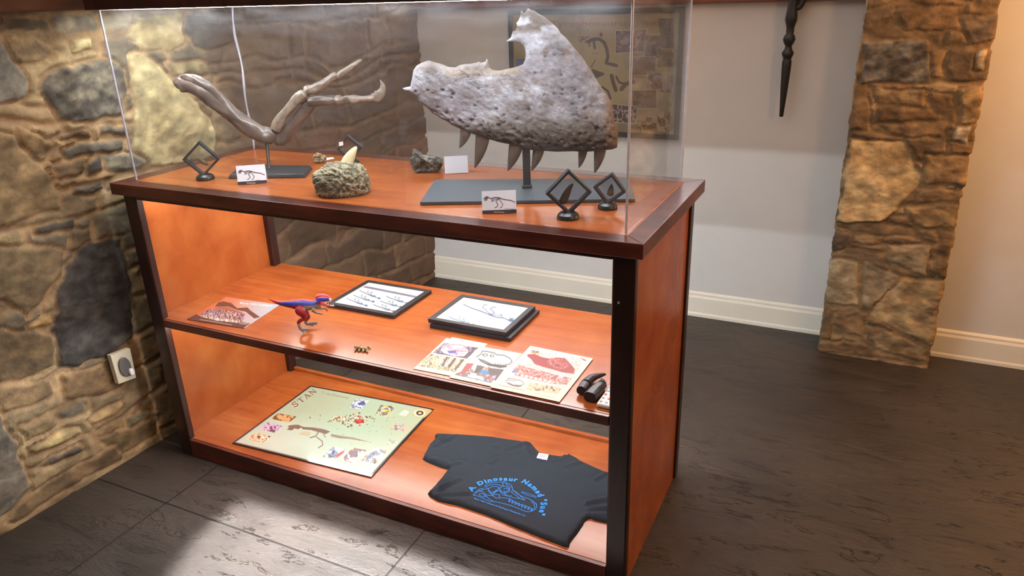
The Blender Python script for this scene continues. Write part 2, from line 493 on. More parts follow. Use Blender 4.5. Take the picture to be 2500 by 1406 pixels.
# ------------------------------------------------------------------ room: rubble stone
def rubble(U, Vv, traced, pal, seed, mortar=(140, 112, 82), rowh=(0.035, 0.10), wid=(0.08, 0.32), relief=0.02, shade_after=None, pal2=None):
    """heights and colours of a rubble wall over the grid U (along), Vv (up)"""
    rng = np.random.RandomState(seed)
    Uw = U + (fbm(U * 7, Vv * 7, 3, seed) - 0.5) * 0.09; Vw = Vv + (fbm(U * 3.2, Vv * 5, 4, seed + 9) - 0.5) * 0.16
    H = np.zeros(U.shape); C = np.zeros(U.shape + (3,)); C[:] = mortar
    z = -0.1; umin, umax = U.min() - 0.3, U.max() + 0.3
    while z < Vv.max() + 0.2:
        hz = rng.uniform(*rowh); u = umin
        row = (Vw >= z) & (Vw < z + hz)
        while u < umax:
            wu = rng.uniform(*wid)
            zo = rng.uniform(0, 0.3) * hz
            cell = row & (Uw >= u) & (Uw < u + wu)
            pl = pal2 if (shade_after is not None and u > shade_after) else pal
            c = np.array(pl[rng.randint(len(pl))], float); rl = relief * rng.uniform(0.45, 1.0)
            if cell.any():
                d = np.minimum(np.minimum(Uw[cell] - u, u + wu - Uw[cell]), np.minimum(Vw[cell] - z, z + hz - Vw[cell]))
                s = smooth01((d - 0.003) / 0.012)
                H[cell] = rl * s
                C[cell] = c * s[:, None] + np.array(mortar) * (1 - s[:, None])
            u += wu
        z += hz
    nx = (fbm(U * 22, Vv * 22, 5, seed + 3) - 0.5) * 0.028; ny = (fbm(U * 22, Vv * 22, 5, seed + 4) - 0.5) * 0.028
    for k, (poly, c, rl) in enumerate(traced):
        p = np.array(poly); cx, cy = p.mean(0)
        bx = (U > p[:, 0].min() - 0.04) & (U < p[:, 0].max() + 0.04) & (Vv > p[:, 1].min() - 0.04) & (Vv < p[:, 1].max() + 0.04)
        if not bx.any(): continue
        u, v = U[bx], Vv[bx]
        d = poly_dist(u + nx[bx], v + ny[bx], [tuple(q) for q in p])
        near = d > -0.007
        s = smooth01((d + 0.001) / 0.008)
        tx, ty = rng.uniform(-0.05, 0.05, 2)
        h = (relief * rl + (u - cx) * tx + (v - cy) * ty + (fbm(u * 9, v * 16, 4, seed + k) - 0.5) * 0.012) * s
        Hn, Cn = H[bx], C[bx]
        mott = fbm(u * 34, v * 44, 5, seed + 40 + k)[:, None]
        cc = np.array(c[0], float)[None] if isinstance(c[0], tuple) else np.array(c, float)[None]
        c2 = np.array(c[1], float)[None] if isinstance(c[0], tuple) else cc * 0.8
        mixm = smooth01((mott - 0.22) / 0.56)
        cc = cc * mixm + c2 * (1 - mixm)
        mo = np.array(mortar, float)[None]
        Hn[near] = h[near]; Cn[near] = (cc * s[:, None] + mo * (1 - s[:, None]))[near]
        H[bx] = Hn; C[bx] = Cn
    H = H + (fbm(U * 18, Vv * 26, 4, seed + 5) - 0.5) * 0.008 + (fbm(U * 60, Vv * 90, 3, seed + 6) - 0.5) * 0.004
    C = C * (0.66 + 0.68 * fbm(U * 26, Vv * 40, 5, seed + 8))[..., None]
    return H, C


def grid_faces(ny, nx):
    a = np.arange(ny * nx).reshape(ny, nx)
    return np.stack([a[:-1, :-1], a[:-1, 1:], a[1:, 1:], a[1:, :-1]], -1).reshape(-1, 4)


MAT_STONE = attr_mat('rubble_stone', 0.78, 0.35, bump=0.6, scale=90, dist=0.004)


def wall_x(y): return -0.112 + 0.04 * y


def W(pts, sx, ox, oy):
    """stone outline traced in a crop -> (along, up) on the left wall"""
    out = []
    for x, y in pts:
        p = on_plane((ox + x / sx, oy + y / sx), (1, -0.04, 0), (-0.112 + 0.014, 0, 0)); out.append((p[1], p[2]))
    return out


A = lambda *p: W(p, 2.811, 0, 0)
B = lambda *p: W(p, 1.398, 0, 400)
TAN, GREY, DK, PALE, BRN = (150, 132, 100), (124, 118, 106), (70, 66, 60), (182, 166, 128), (122, 98, 70)
LEFT_STONES = [
    (A((375, 100), (640, 90), (700, 170), (690, 215), (400, 225), (385, 180)), ((158, 146, 122), (112, 104, 92)), 0.8),
    (A((0, 130), (340, 130), (390, 215), (40, 230), (0, 225)), ((118, 102, 76), (84, 72, 56)), 0.7),
    (A((510, 260), (650, 258), (660, 350), (508, 352)), ((200, 186, 140), (176, 160, 118)), 1.2),
    (A((50, 290), (260, 270), (430, 345), (300, 430), (180, 440), (90, 380)), ((140, 118, 84), (108, 90, 66)), 0.8),
    (A((-80, 250), (50, 300), (150, 470), (210, 560), (200, 650), (120, 700), (-80, 720)), ((134, 128, 116), (100, 96, 88)), 1.0),
    (A((300, 540), (400, 470), (560, 420), (780, 400), (850, 500), (880, 600), (860, 780), (600, 830), (420, 830), (350, 700), (280, 600)), ((128, 122, 106), (66, 62, 58)), 1.0),
    (A((885, 380), (1000, 360), (1100, 440), (1200, 560), (1300, 640), (1450, 800), (1500, 900), (1480, 1050), (1350, 1120), (950, 1150), (930, 900), (920, 600)), ((196, 180, 138), (160, 144, 106)), 0.9),
    (A((700, 100), (920, 90), (940, 200), (720, 222)), ((166, 152, 122), (140, 126, 98)), 0.6),
    (A((960, 100), (1270, 80), (1290, 300), (1180, 360), (1000, 340), (870, 240)), ((190, 172, 130), (160, 142, 104)), 0.8),
    (A((1150, 440), (1430, 420), (1460, 520), (1200, 515)), ((168, 150, 112), (124, 108, 80)), 0.9),
    (A((410, 920), (630, 890), (650, 950), (430, 960)), ((104, 82, 58), (80, 64, 48)), 0.9),
    (A((690, 880), (880, 862), (880, 920), (700, 932)), ((116, 108, 92), (80, 74, 66)), 0.9),
    (A((420, 1020), (700, 972), (870, 950), (860, 1020), (600, 1080), (440, 1100)), ((98, 92, 80), (72, 68, 62)), 1.0),
    (A((1290, 100), (1560, 60), (1640, 260), (1480, 340), (1360, 330), (1290, 220)), ((92, 88, 80), (74, 70, 64)), 0.9),  # grey stone, drawn dark with the shade on it
    (A((110, 880), (290, 920), (380, 990), (310, 1110), (200, 1080), (110, 980)), ((136, 112, 78), (104, 86, 62)), 0.8),
    (A((700, 1060), (900, 1040), (1040, 1120), (1000, 1170), (760, 1190), (720, 1130)), ((140, 132, 112), (86, 82, 74)), 0.9),
    (A((360, 1130), (580, 1090), (620, 1190), (420, 1240)), ((110, 92, 70), (84, 70, 54)), 0.8),
    (A((600, 1130), (715, 1070), (720, 1190), (620, 1212)), ((72, 68, 62), (60, 56, 52)), 0.8),
    (A((510, 1290), (720, 1240), (745, 1310), (520, 1342)), ((90, 84, 74), (60, 56, 52)), 0.9),
    (A((-60, 900), (60, 930), (280, 1120), (380, 1250), (440, 1420), (300, 1460), (-60, 1600)), ((146, 126, 94), (116, 98, 72)), 1.0),
    (B((120, 220), (260, 185), (265, 225), (130, 245)), ((84, 78, 68), (62, 58, 52)), 0.9),
    (B((-60, 290), (100, 286), (230, 285), (225, 370), (170, 440), (100, 525), (40, 480), (-60, 440)), ((130, 112, 84), (100, 86, 64)), 1.0),
    (B((245, 232), (320, 222), (328, 262), (290, 300), (248, 288)), ((100, 84, 62), (80, 68, 52)), 0.9),
    (B((200, 440), (262, 300), (332, 270), (420, 250), (445, 400), (452, 600), (380, 652), (280, 692), (210, 700), (188, 560)), ((74, 70, 66), (46, 43, 41)), 1.0),
    (B((100, 545), (180, 505), (190, 548), (105, 572)), ((176, 146, 98), (150, 122, 82)), 1.2),
    (B((-40, 560), (90, 577), (190, 582), (200, 690), (120, 730), (-40, 765)), ((108, 88, 62), (86, 70, 50)), 0.5),
    (B((215, 720), (300, 705), (420, 672), (440, 755), (330, 800), (230, 800)), ((128, 102, 72), (98, 80, 58)), 0.7),
    (B((305, 870), (415, 815), (420, 847), (330, 886)), ((172, 146, 102), (140, 116, 82)), 1.2),
    (B((440, 870), (520, 842), (528, 880), (450, 906)), ((112, 106, 84), (84, 78, 62)), 1.0),
    (B((200, 852), (290, 812), (300, 852), (212, 882)), ((120, 112, 98), (92, 84, 74)), 0.9),
    (B((100, 977), (190, 930), (280, 897), (290, 920), (200, 965), (110, 996)), ((176, 158, 112), (150, 132, 94)), 1.2),
    (B((70, 902), (190, 862), (202, 902), (90, 952)), ((138, 120, 88), (112, 96, 70)), 0.9),
    (B((110, 1042), (290, 952), (300, 977), (180, 1032)), ((86, 78, 66), (66, 60, 52)), 0.9),
    (B((-60, 830), (10, 860), (30, 900), (70, 990), (100, 1040), (112, 1110), (40, 1182), (-60, 1260)), ((110, 102, 90), (82, 76, 68)), 1.2),
    (B((-40, 772), (190, 742), (200, 792), (30, 862)), ((132, 110, 80), (104, 86, 64)), 0.7),
    (B((330, 940), (440, 905), (545, 860), (548, 925), (410, 1000)), ((124, 104, 74), (96, 80, 58)), 0.6),
    (B((120, 1118), (300, 1015), (400, 962), (425, 1005), (240, 1105), (60, 1228), (30, 1222)), ((118, 96, 68), (92, 76, 56)), 0.6),
]
us = np.arange(-1.6, 1.735, 0.006); vs = np.arange(-0.01, 1.42, 0.006)
U_, V_ = np.meshgrid(us, vs)
pal_l = [TAN, (132, 108, 78), (140, 120, 90), (118, 102, 78), (128, 112, 86), (108, 98, 82)]
pal_shade = [(100, 80, 62), (86, 68, 54), (112, 90, 66), (74, 62, 52), (92, 76, 64), (62, 54, 48)]  # darker palette that carries the shade past the case light
H_, C_ = rubble(U_, V_, LEFT_STONES, pal_l, 11, mortar=(150, 124, 92), relief=0.012, shade_after=0.56, pal2=pal_shade, rowh=(0.04, 0.15), wid=(0.1, 0.42))
shade_k = smooth01((U_ - 0.50 - (fbm(U_ * 4, V_ * 9, 3, 77) - 0.5) * 0.12) / 0.06)[..., None]      # shade past the case light, painted into the stone as browner, darker colour
C_ = C_ * (1 - shade_k) + shade_k * (C_ * 0.26 + np.array((112, 92, 76)) * 0.62 * (0.7 + 0.6 * fbm(U_ * 6, V_ * 10, 5, 91))[..., None])
P_ = np.stack([wall_x(U_) + H_, U_, V_], -1).reshape(-1, 3)
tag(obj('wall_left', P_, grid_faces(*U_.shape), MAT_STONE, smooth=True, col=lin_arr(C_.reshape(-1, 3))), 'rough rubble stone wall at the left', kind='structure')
tag(G().box(-0.6, -3.2, 0, -0.2, 1.9, 2.6).obj('wall_outer', MAT_PLASTER), 'plaster wall above the stone masonry', kind='structure')

# the pillar: the same masonry wrapped round three sides
PX0, PX1, PY0, PY1 = 1.835, 2.212, 1.552, 1.74


def Pp(*pts):
    out = []
    for x, y in pts:
        p = on_y((1700 + x / 1.5625, y / 1.5625), 1.54); out.append((p[0] - PX0 + (PY1 - PY0), p[2]))
    return out


WARM, WARM2 = (132, 106, 76), (112, 88, 62)
PILLAR_STONES = [
    (Pp((760, 40), (1020, 30), (1010, 112), (800, 112)), (WARM, WARM2), 0.7),
    (Pp((640, 150), (890, 150), (900, 312), (620, 325)), ((134, 128, 118), (68, 62, 58)), 1.1),
    (Pp((595, 330), (660, 335), (660, 500), (578, 505)), (WARM, WARM2), 0.7),
    (Pp((680, 340), (880, 345), (872, 410), (692, 402)), ((156, 132, 98), WARM2), 0.8),
    (Pp((690, 412), (960, 422), (950, 462), (680, 470)), (WARM2, (100, 78, 56)), 0.7),
    (Pp((680, 474), (950, 474), (940, 532), (760, 520)), (WARM, (108, 88, 70)), 0.6),
    (Pp((585, 537), (800, 540), (862, 690), (720, 845), (538, 845)), ((190, 166, 124), (164, 136, 96)), 1.2),
    (Pp((870, 592), (1055, 600), (1030, 716), (870, 702)), ((152, 124, 86), WARM2), 0.8),
    (Pp((850, 722), (1015, 732), (1005, 775), (830, 780)), (WARM, WARM2), 0.7),
    (Pp((790, 790), (1005, 790), (985, 876), (830, 866)), ((158, 132, 92), WARM2), 0.8),
    (Pp((520, 880), (590, 890), (580, 950), (512, 965)), ((96, 80, 66), (78, 66, 54)), 0.6),
    (Pp((600, 897), (720, 907), (700, 942), (595, 932)), ((144, 122, 92), WARM2), 0.9),
    (Pp((720, 932), (890, 942), (882, 1060), (740, 1002)), ((150, 134, 108), (122, 104, 80)), 1.0),
    (Pp((920, 892), (980, 892), (950, 1070), (915, 1062)), (WARM2, (100, 80, 58)), 0.7),
    (Pp((497, 990), (620, 1000), (615, 1172), (487, 1160)), ((160, 144, 116), (124, 106, 80)), 1.0),
    (Pp((640, 1000), (780, 1062), (670, 1186), (625, 1160)), ((146, 128, 102), (120, 102, 80)), 0.8),
    (Pp((785, 1067), (945, 1077), (905, 1330), (650, 1200)), ((172, 148, 110), (140, 114, 80)), 1.1),
    (Pp((540, 1190), (650, 1196), (640, 1290), (520, 1242)), (WARM, WARM2), 0.7),
    (Pp((476, 1170), (520, 1180), (510, 1292), (466, 1290)), (WARM2, (96, 78, 58)), 0.7),
    (Pp((460, 1300), (640, 1310), (690, 1352), (880, 1402), (450, 1342)), (WARM, WARM2), 0.6),
    (Pp((641, 1230), (880, 1332), (880, 1390), (680, 1340)), ((156, 132, 100), WARM2), 0.9),
    (Pp((1010, 340), (1100, 330), (1090, 472), (1000, 472)), ((166, 138, 98), WARM2), 1.0),
    (Pp((990, 482), (1050, 482), (1040, 556), (985, 542)), ((200, 190, 176), (150, 130, 104)), 1.0),
    (Pp((1060, 190), (1112, 190), (1100, 280), (1060, 272)), ((206, 190, 166), (160, 136, 104)), 1.0),
    (Pp((1000, 62), (1160, 50), (1140, 152), (1050, 172)), ((128, 108, 86), (96, 80, 64)), 1.0),
    (Pp((900, 352), (990, 362), (985, 470), (965, 470), (895, 412)), (WARM2, (104, 84, 60)), 0.6),
]
per = (PY1 - PY0) * 2 + (PX1 - PX0)
us = np.arange(0, per + 1e-6, 0.005); vs = np.arange(-0.01, 1.62, 0.005)
U_, V_ = np.meshgrid(us, vs)
H_, C_ = rubble(U_, V_, PILLAR_STONES, [WARM, WARM2, (130, 108, 80), (112, 92, 70), (150, 128, 96)], 23, mortar=(126, 102, 72), relief=0.008)
sd = PY1 - PY0; fw = PX1 - PX0
b0 = smooth01((U_ - sd + 0.012) / 0.024); b1 = smooth01((U_ - sd - fw + 0.012) / 0.024)
X_ = np.where(U_ < sd, PX0, np.where(U_ < sd + fw, PX0 + U_ - sd, PX1)); Y_ = np.where(U_ < sd, PY1 - U_, np.where(U_ < sd + fw, PY0, PY0 + U_ - sd - fw))
nxv = -(1 - b0) + b1; nyv = -(b0 * (1 - b1))
P_ = np.stack([X_ + nxv * H_, Y_ + nyv * H_, V_], -1).reshape(-1, 3)
tag(obj('wall_pillar', P_, grid_faces(*U_.shape), MAT_STONE, smooth=True, col=lin_arr(C_.reshape(-1, 3))), 'square rubble stone pillar against the back wall', kind='structure')

# ------------------------------------------------------------------ the display cabinet
L, D, HT, TS, OV = 1.538, 0.563, 0.9, 0.033, 0.019
ZM, ZB, PW = 0.4835, 0.061, 0.050
cab = thing('display_cabinet', (L / 2, D / 2, 0), 'open orange-stained wooden display cabinet with dark trim and two lit shelves', 'cabinet')
TW = 0.045
top = G().box(TW, TW, HT - TS, L - TW, D - TW, HT - 0.0008)
top.obj('top_panel', MAT_PANEL_X, cab)
for q in ([(0, 0), (L, 0), (L - TW, TW), (TW, TW)], [(L, 0), (L, D), (L - TW, D - TW), (L - TW, TW)],
          [(L, D), (0, D), (TW, D - TW), (L - TW, D - TW)], [(0, D), (0, 0), (TW, TW), (TW, D - TW)]):
    G().hexa([(x, y, HT - TS) for x, y in q], [(x, y, HT) for x, y in q]).obj('top_trim', MAT_TRIM, cab, bevel=0.0015)
G().box(OV + PW, OV, HT - TS - 0.014, L - OV - PW, OV + 0.02, HT - TS).obj('front_apron', MAT_TRIM, cab, bevel=0.001)
G().box(OV + 0.03, D - OV - 0.014, 0.826, L - OV - 0.03, D - OV, HT - TS).obj('back_apron', MAT_TRIM, cab)
for x0 in (OV, L - OV - PW):
    G().box(x0, OV, 0, x0 + PW, OV + 0.024, HT - TS).obj('post', MAT_POST, cab, bevel=0.005, seg=3)
for x0 in (OV, L - OV - 0.042):
    G().box(x0, D - OV - 0.034, 0, x0 + 0.042, D - OV, HT - TS).obj('post', MAT_POST, cab, bevel=0.004)
for x0 in (OV + 0.006, L - OV - 0.006 - 0.016):
    G().box(x0, OV + 0.03, 0.0, x0 + 0.016, D - OV - 0.03, HT - TS).obj('side_panel', MAT_PANEL_Z, cab)
xi0, xi1 = OV + 0.022, L - OV - 0.022
shelf = G().box(xi0, OV + 0.024, ZM - 0.025, xi1, D - OV, ZM).box(OV + PW, OV + 0.01, ZM - 0.025, L - OV - PW, OV + 0.024, ZM).obj('shelf', MAT_PANEL_X, cab)
G().box(OV + PW, OV, ZM - 0.025, L - OV - PW, OV + 0.01, ZM - 0.001).obj('shelf_edge', MAT_TRIM, cab, bevel=0.001)
G().box(xi0 + 0.03, D - OV - 0.014, 0.4445, xi1 - 0.03, D - OV, ZM - 0.025).obj('cutoff_batten', MAT_TRIM, cab)  # unseen batten, added to cut off the strip light on the back wall
G().box(xi0, OV + 0.024, ZB - 0.02, xi1, D - OV, ZB).box(OV + PW, OV + 0.012, ZB - 0.02, L - OV - PW, OV + 0.024, ZB).obj('bottom_shelf', MAT_PANEL_X, cab)
G().box(OV + PW, OV, 0, L - OV - PW, OV + 0.012, ZB - 0.001).obj('bottom_rail', MAT_TRIM, cab, bevel=0.001)
G().box(xi0 + 0.02, D - OV - 0.02, ZB, xi1 - 0.02, D - OV - 0.006, ZB + 0.012).obj('back_lip', MAT_PANEL_X, cab, bevel=0.002)
G().box(0.08, 0.505, 0.845, L - 0.08, 0.520, HT - TS).obj('light_strip', MAT_LED_S, cab)
G().box(0.08, 0.505, 0.450, L - 0.08, 0.520, ZM - 0.025).obj('light_strip', MAT_LED_S, cab)
G().box(0.09, OV + 0.0205, 0.8535, L - 0.09, OV + 0.024, 0.8645).obj('light_strip', MAT_LED_R, cab)
G().box(0.09, OV + 0.028, 0.4490, L - 0.09, OV + 0.0315, ZM - 0.0252).obj('light_strip', MAT_LED_R, cab)
sp = on_y((1511, 738), OV)
v, f = tube([(sp[0], OV - 0.0015, sp[2]), (sp[0], OV + 0.003, sp[2])], [0.003, 0.003], n=12, sub=1)
obj('screw', v, f, plain('screw_steel', (190, 190, 190), 0.3, metal=1.0), cab)

# ------------------------------------------------------------------ the acrylic cover
CI, CH = 0.0485, 0.452
X0, X1, Y0, Y1, ZT = CI, L - CI, CI, D - CI, HT + CH
case = thing('acrylic_case', (L / 2, D / 2, HT), 'clear acrylic cover with dark wooden lid standing on the display cabinet', 'display case')
t = 0.005
for q in ((X0, Y0, X1, Y0 + t), (X0, Y1 - t, X1, Y1), (X0, Y0 + t, X0 + t, Y1 - t), (X1 - t, Y0 + t, X1, Y1 - t)):
    G().box(q[0], q[1], HT + 0.0004, q[2], q[3], ZT).obj('pane', MAT_ACRYL, case)
for x, y, sx, sy in ((X0, Y0, 1, 1), (X1, Y0, -1, 1), (X1, Y1, -1, -1)):
    v, f = tube([(x + sx * 0.002, y + sy * 0.002, HT + 0.001), (x + sx * 0.002, y + sy * 0.002, ZT)], [0.0027, 0.0027], n=10, sub=1)
    obj('glued_seam', v, f, MAT_SEAM, case)
rng = np.random.RandomState(3)
pts = [(X0 + 0.002 + 0.006 * math.sin(i * 1.35) * (0.4 + 0.6 * i / 10), Y1 - 0.003, HT + 0.001 + (CH - 0.002) * i / 10) for i in range(11)]
v, f = tube(pts, [0.0025 + 0.0008 * (i % 3) for i in range(11)], n=8, sub=5)
obj('glued_seam', v, f, MAT_SEAM, case, smooth=True)
LX0, LX1, LY0, LY1 = X0 - 0.022, X1 + 0.022, Y0 - 0.022, Y1 + 0.022
G().box(LX0, LY0, ZT, LX1, LY1, ZT + 0.09).obj('lid', MAT_POST, case, bevel=0.002)
G().box(X0 + 0.05, 0.10, ZT - 0.0012, X1 - 0.05, 0.46, ZT - 0.0002).obj('light_panel', MAT_LED_C, case)
G().box(X0 + 0.06, 0.066, ZT - 0.0012, X1 - 0.03, 0.084, ZT - 0.0002).obj('light_strip', MAT_LED_F, case)
G().box(X0 + 0.02, 0.08, ZT - 0.0012, X0 + 0.035, 0.44, ZT - 0.0002).obj('light_strip', MAT_LED_D, case)  # added strip, throws extra light on the left stone wall and the arm

# ------------------------------------------------------------------ upright things: a local vertical plane facing the viewer
class Plane:
    """vertical plane through a foot point, turned to the viewer plus an extra angle"""
    def __init__(s, foot_px, z, turn=0.0, foot=None):
        s.o = np.array(foot if foot is not None else on_z(foot_px, z), float)
        d = s.o - CAM; a = math.atan2(-d[0], d[1]) + math.radians(turn)
        s.ex = np.array([math.cos(a), math.sin(a), 0.0]); s.n = np.array([-math.sin(a), math.cos(a), 0.0])

    def at(s, px, back=0.0):
        return on_plane(px, s.n, s.o + s.n * back)

    def m(s, px):
        """metres per pixel near px"""
        return np.linalg.norm(s.at((px[0] + 1, px[1])) - s.at(px))


def crop(scale, ox, oy):
    return lambda x, y: (ox + x / scale, oy + y / scale)


def cdt_mesh(poly, step, seed=0, pad=0.45):
    """triangles filling a 2-d polygon, boundary first (resampled)"""
    P = []
    n = len(poly)
    for i in range(n):
        a = np.array(poly[i]); b = np.array(poly[(i + 1) % n]); k = max(1, int(np.linalg.norm(b - a) / step))
        for j in range(k): P.append(a + (b - a) * j / k)
    P = np.array(P); nb = len(P)
    x = np.arange(P[:, 0].min(), P[:, 0].max(), step); y = np.arange(P[:, 1].min(), P[:, 1].max(), step * 0.87)
    X, Y = np.meshgrid(x, y); X = X + (np.arange(len(y)) % 2)[:, None] * step / 2
    d = poly_dist(X, Y, [tuple(p) for p in P])
    k = d > step * pad
    I = np.stack([X[k], Y[k]], -1)
    A_ = np.vstack([P, I])
    r = delaunay_2d_cdt([V(p) for p in A_.tolist()], [], [list(range(nb))], 1, 1e-7)
    vo = np.array([tuple(p) for p in r[0]]); fo = [list(q) for q in r[2]]
    dd = poly_dist(vo[:, 0], vo[:, 1], [tuple(p) for p in P])
    bd = np.abs(dd) < 1e-6
    return vo, fo, np.where(bd, 0.0, np.maximum(dd, 0)), bd, P


def two_sided(vo, fo, bd, front, back):
    """closed skin from front and back 3-d positions of the same triangulation"""
    n = len(vo); v = np.vstack([front, back])
    f = [q for q in fo] + [[i + n for i in q[::-1]] for q in fo]
    cnt = {}
    for q in fo:
        for i in range(len(q)):
            a, b = q[i], q[(i + 1) % len(q)]
            k = (min(a, b), max(a, b)); cnt.setdefault(k, []).append((a, b))
    for k, e in cnt.items():
        if len(e) == 1:
            a, b = e[0]; f.append([b, a, a + n, b + n])
    return v, f


def uv(pl, pts):
    P = [pl.at(p) for p in pts]
    return [((q - pl.o) @ pl.ex, q[2]) for q in P]


def lift(pl, s, z, back):
    """local (s, z, back) arrays -> world"""
    s = np.asarray(s); z = np.asarray(z); back = np.broadcast_to(back, s.shape)
    return pl.o[None, :] * np.array([1, 1, 0]) + s[:, None] * pl.ex + back[:, None] * pl.n + np.stack([0 * z, 0 * z, z], -1)


# ------------------------------------------------------------------ fossil jaw on its stand
MAT_BONE = attr_mat('fossil_bone', 0.6, 0.4, bump=0.7, scale=240, dist=0.003)
pj = Plane((1287, 466), HT)
c3 = crop(3.1246, 950, 0)
jaw = thing('fossil_jaw_cast', tuple(pj.o), 'large grey fossil upper jaw bone with long teeth on a charcoal stand', 'fossil')
JAW = [(1740, 1125), (1748, 1020), (1725, 950), (1708, 870), (1705, 800), (1680, 755), (1650, 710), (1590, 620), (1540, 540), (1480, 445), (1420, 375), (1380, 325),
       (1345, 285), (1310, 255), (1285, 215), (1260, 190), (1225, 160), (1190, 132), (1165, 118), (1130, 98), (1105, 80), (1085, 78), (1060, 62), (1045, 85), (1030, 102), (1018, 82), (1003, 84),
       (1003, 120), (985, 160), (970, 175), (975, 205), (962, 235), (942, 240), (930, 285), (892, 318), (950, 318), (1000, 330), (1030, 352), (1042, 400),
       (1040, 450), (1022, 492), (960, 515), (900, 527), (840, 541), (790, 535), (765, 515), (757, 480), (752, 455), (742, 452), (732, 472), (700, 480), (685, 472), (660, 480), (610, 490),
       (590, 488), (540, 497), (500, 517), (450, 512), (400, 490), (350, 477), (300, 462), (250, 478), (210, 500), (185, 535), (175, 600), (165, 640), (160, 660),
       (125, 668), (102, 674), (120, 692), (160, 712), (215, 742), (235, 782), (300, 830), (330, 865), (370, 885), (400, 908), (440, 925), (480, 955), (530, 977), (580, 1000), (640, 1022), (690, 1040),
       (740, 1055), (840, 1085), (930, 1102), (1010, 1130), (1090, 1145), (1180, 1150), (1280, 1158), (1400, 1154), (1500, 1158), (1600, 1150), (1700, 1140)]
poly = uv(pj, [c3(*p) for p in JAW])
vo, fo, dd, bd, _ = cdt_mesh(poly, 0.0032)
s, z = vo[:, 0], vo[:, 1]
px, py = project(lift(pj, s, z, 0.0))
cx, cy = (px - 950) * 3.1246, py * 3.1246            # jaw vertices in the traced drawing
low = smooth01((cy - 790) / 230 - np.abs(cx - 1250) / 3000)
bul = np.sqrt(np.maximum(0, 1 - (1 - np.minimum(dd / 0.05, 1)) ** 2))
edge = np.sqrt(np.maximum(0, 1 - (1 - np.minimum(dd / 0.012, 1)) ** 2))
h = 0.006 * edge + 0.008 * bul + 0.014 * bul * low
h += 0.006 * bul * smooth01(1 - np.abs((cx - 1480) + (cy - 700) * 0.25) / 230)                       # the thick ascending ridge
h += edge * ((fbm(s * 16, z * 16, 3, 5) - 0.5) * 0.007 + (fbm(s * 110 + z * 60, z * 130, 3, 6) - 0.5) * 0.006 * (0.7 + low))
rng = np.random.RandomState(5)
pits = [(880, 1060, 12), (985, 1080, 13), (1120, 1090, 12), (1380, 1120, 12), (760, 1030, 12), (600, 960, 12), (1560, 1100, 12), (410, 683, 13), (490, 712, 14), (480, 740, 12), (300, 685, 8), (685, 675, 10), (745, 705, 8), (1005, 690, 8), (1110, 555, 9), (1165, 545, 7), (1190, 430, 9),
        (655, 800, 11), (820, 825, 11), (630, 910, 14), (545, 915, 12), (440, 855, 10), (705, 950, 12), (840, 945, 13), (895, 1025, 14), (770, 1000, 11), (1050, 1035, 15),
        (1065, 830, 10), (1180, 720, 9), (1450, 735, 11), (1310, 570, 9), (1320, 680, 8), (1255, 710, 8), (1490, 820, 12), (1575, 970, 17), (1395, 785, 9), (1190, 1055, 13),
        (1270, 1100, 15), (1420, 1095, 13), (1455, 1090, 12), (1525, 1060, 14), (1615, 1075, 14), (1680, 1035, 15), (1330, 1080, 10), (960, 975, 10), (370, 815, 9), (205, 695, 8)]
pits += [(rng.uniform(420, 1680), rng.uniform(860, 1130), rng.uniform(5, 10)) for _ in range(44)]
pits += [(rng.uniform(300, 1550), rng.uniform(560, 820), rng.uniform(4, 7)) for _ in range(10)]
pit = np.zeros(len(s))
for x0, y0, r in pits:
    pit = np.maximum(pit, np.exp(-(((cx - x0) / r) ** 2 + ((cy - y0) / (r * 0.8)) ** 2)))
h -= edge * pit * 0.006
for x0, y0, x1, y1, wd in [(1120, 330, 1330, 390, 9), (1190, 435, 1330, 410, 9), (1300, 530, 1320, 590, 7), (540, 570, 900, 575, 9), (300, 700, 520, 690, 7), (1330, 840, 1430, 915, 8), (1400, 780, 1440, 830, 7), (250, 800, 520, 930, 9)]:
    ex, ey = x1 - x0, y1 - y0
    tt = np.clip(((cx - x0) * ex + (cy - y0) * ey) / (ex * ex + ey * ey), 0, 1)
    wob = 26 * (fbm(cx * 0.02, cy * 0.02, 3, 17) - 0.5); cr = np.exp(-(((cx + wob - x0 - tt * ex) ** 2 + (cy + wob - y0 - tt * ey) ** 2) / (wd * 0.6) ** 2)); h -= edge * cr * 0.0025; pit = np.maximum(pit, cr * 0.4)
nb_ = fbm(s * 20, z * 20, 5, 8); n2_ = fbm(s * 45, z * 60, 4, 9); n3_ = fbm(s * 9, z * 9, 3, 12)
base = np.array((176, 170, 176.0))[None] + (nb_ - 0.5)[:, None] * np.array((70, 74, 80.0)) * 2.0
lil = smooth01((n3_ - 0.45) / 0.2)[:, None]
base = base * (1 - lil * 0.5) + lil * 0.5 * np.array((148, 132, 138.0))
brown = np.array((128, 102, 88.0))
k = (smooth01((n2_ - 0.5) / 0.2) * (0.35 + 0.3 * (cy < 420)))[:, None]; base = base * (1 - k) + brown * k
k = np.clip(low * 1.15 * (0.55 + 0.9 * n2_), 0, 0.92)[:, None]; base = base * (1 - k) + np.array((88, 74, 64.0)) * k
k = (smooth01((cx - 1600) / 90) * 0.7)[:, None]; base = base * (1 - k) + np.array((146, 112, 84.0)) * k
k = (np.exp(-((cy - 545) / 26.0) ** 2) * (cx > 430) * (cx < 1000) * 0.6)[:, None]; base = base * (1 - k) + np.array((168, 142, 112.0)) * k
base = base * (0.86 + 0.28 * fbm(s * 140 + z * 70, z * 170, 3, 21))[:, None]
base = base * (1 - 0.5 * pit[:, None])
k = (smooth01((330 - cy) / 160) * smooth01((n2_ - 0.36) / 0.2) * 0.75)[:, None]; base = base * (1 - k) + np.array((116, 96, 84.0)) * k
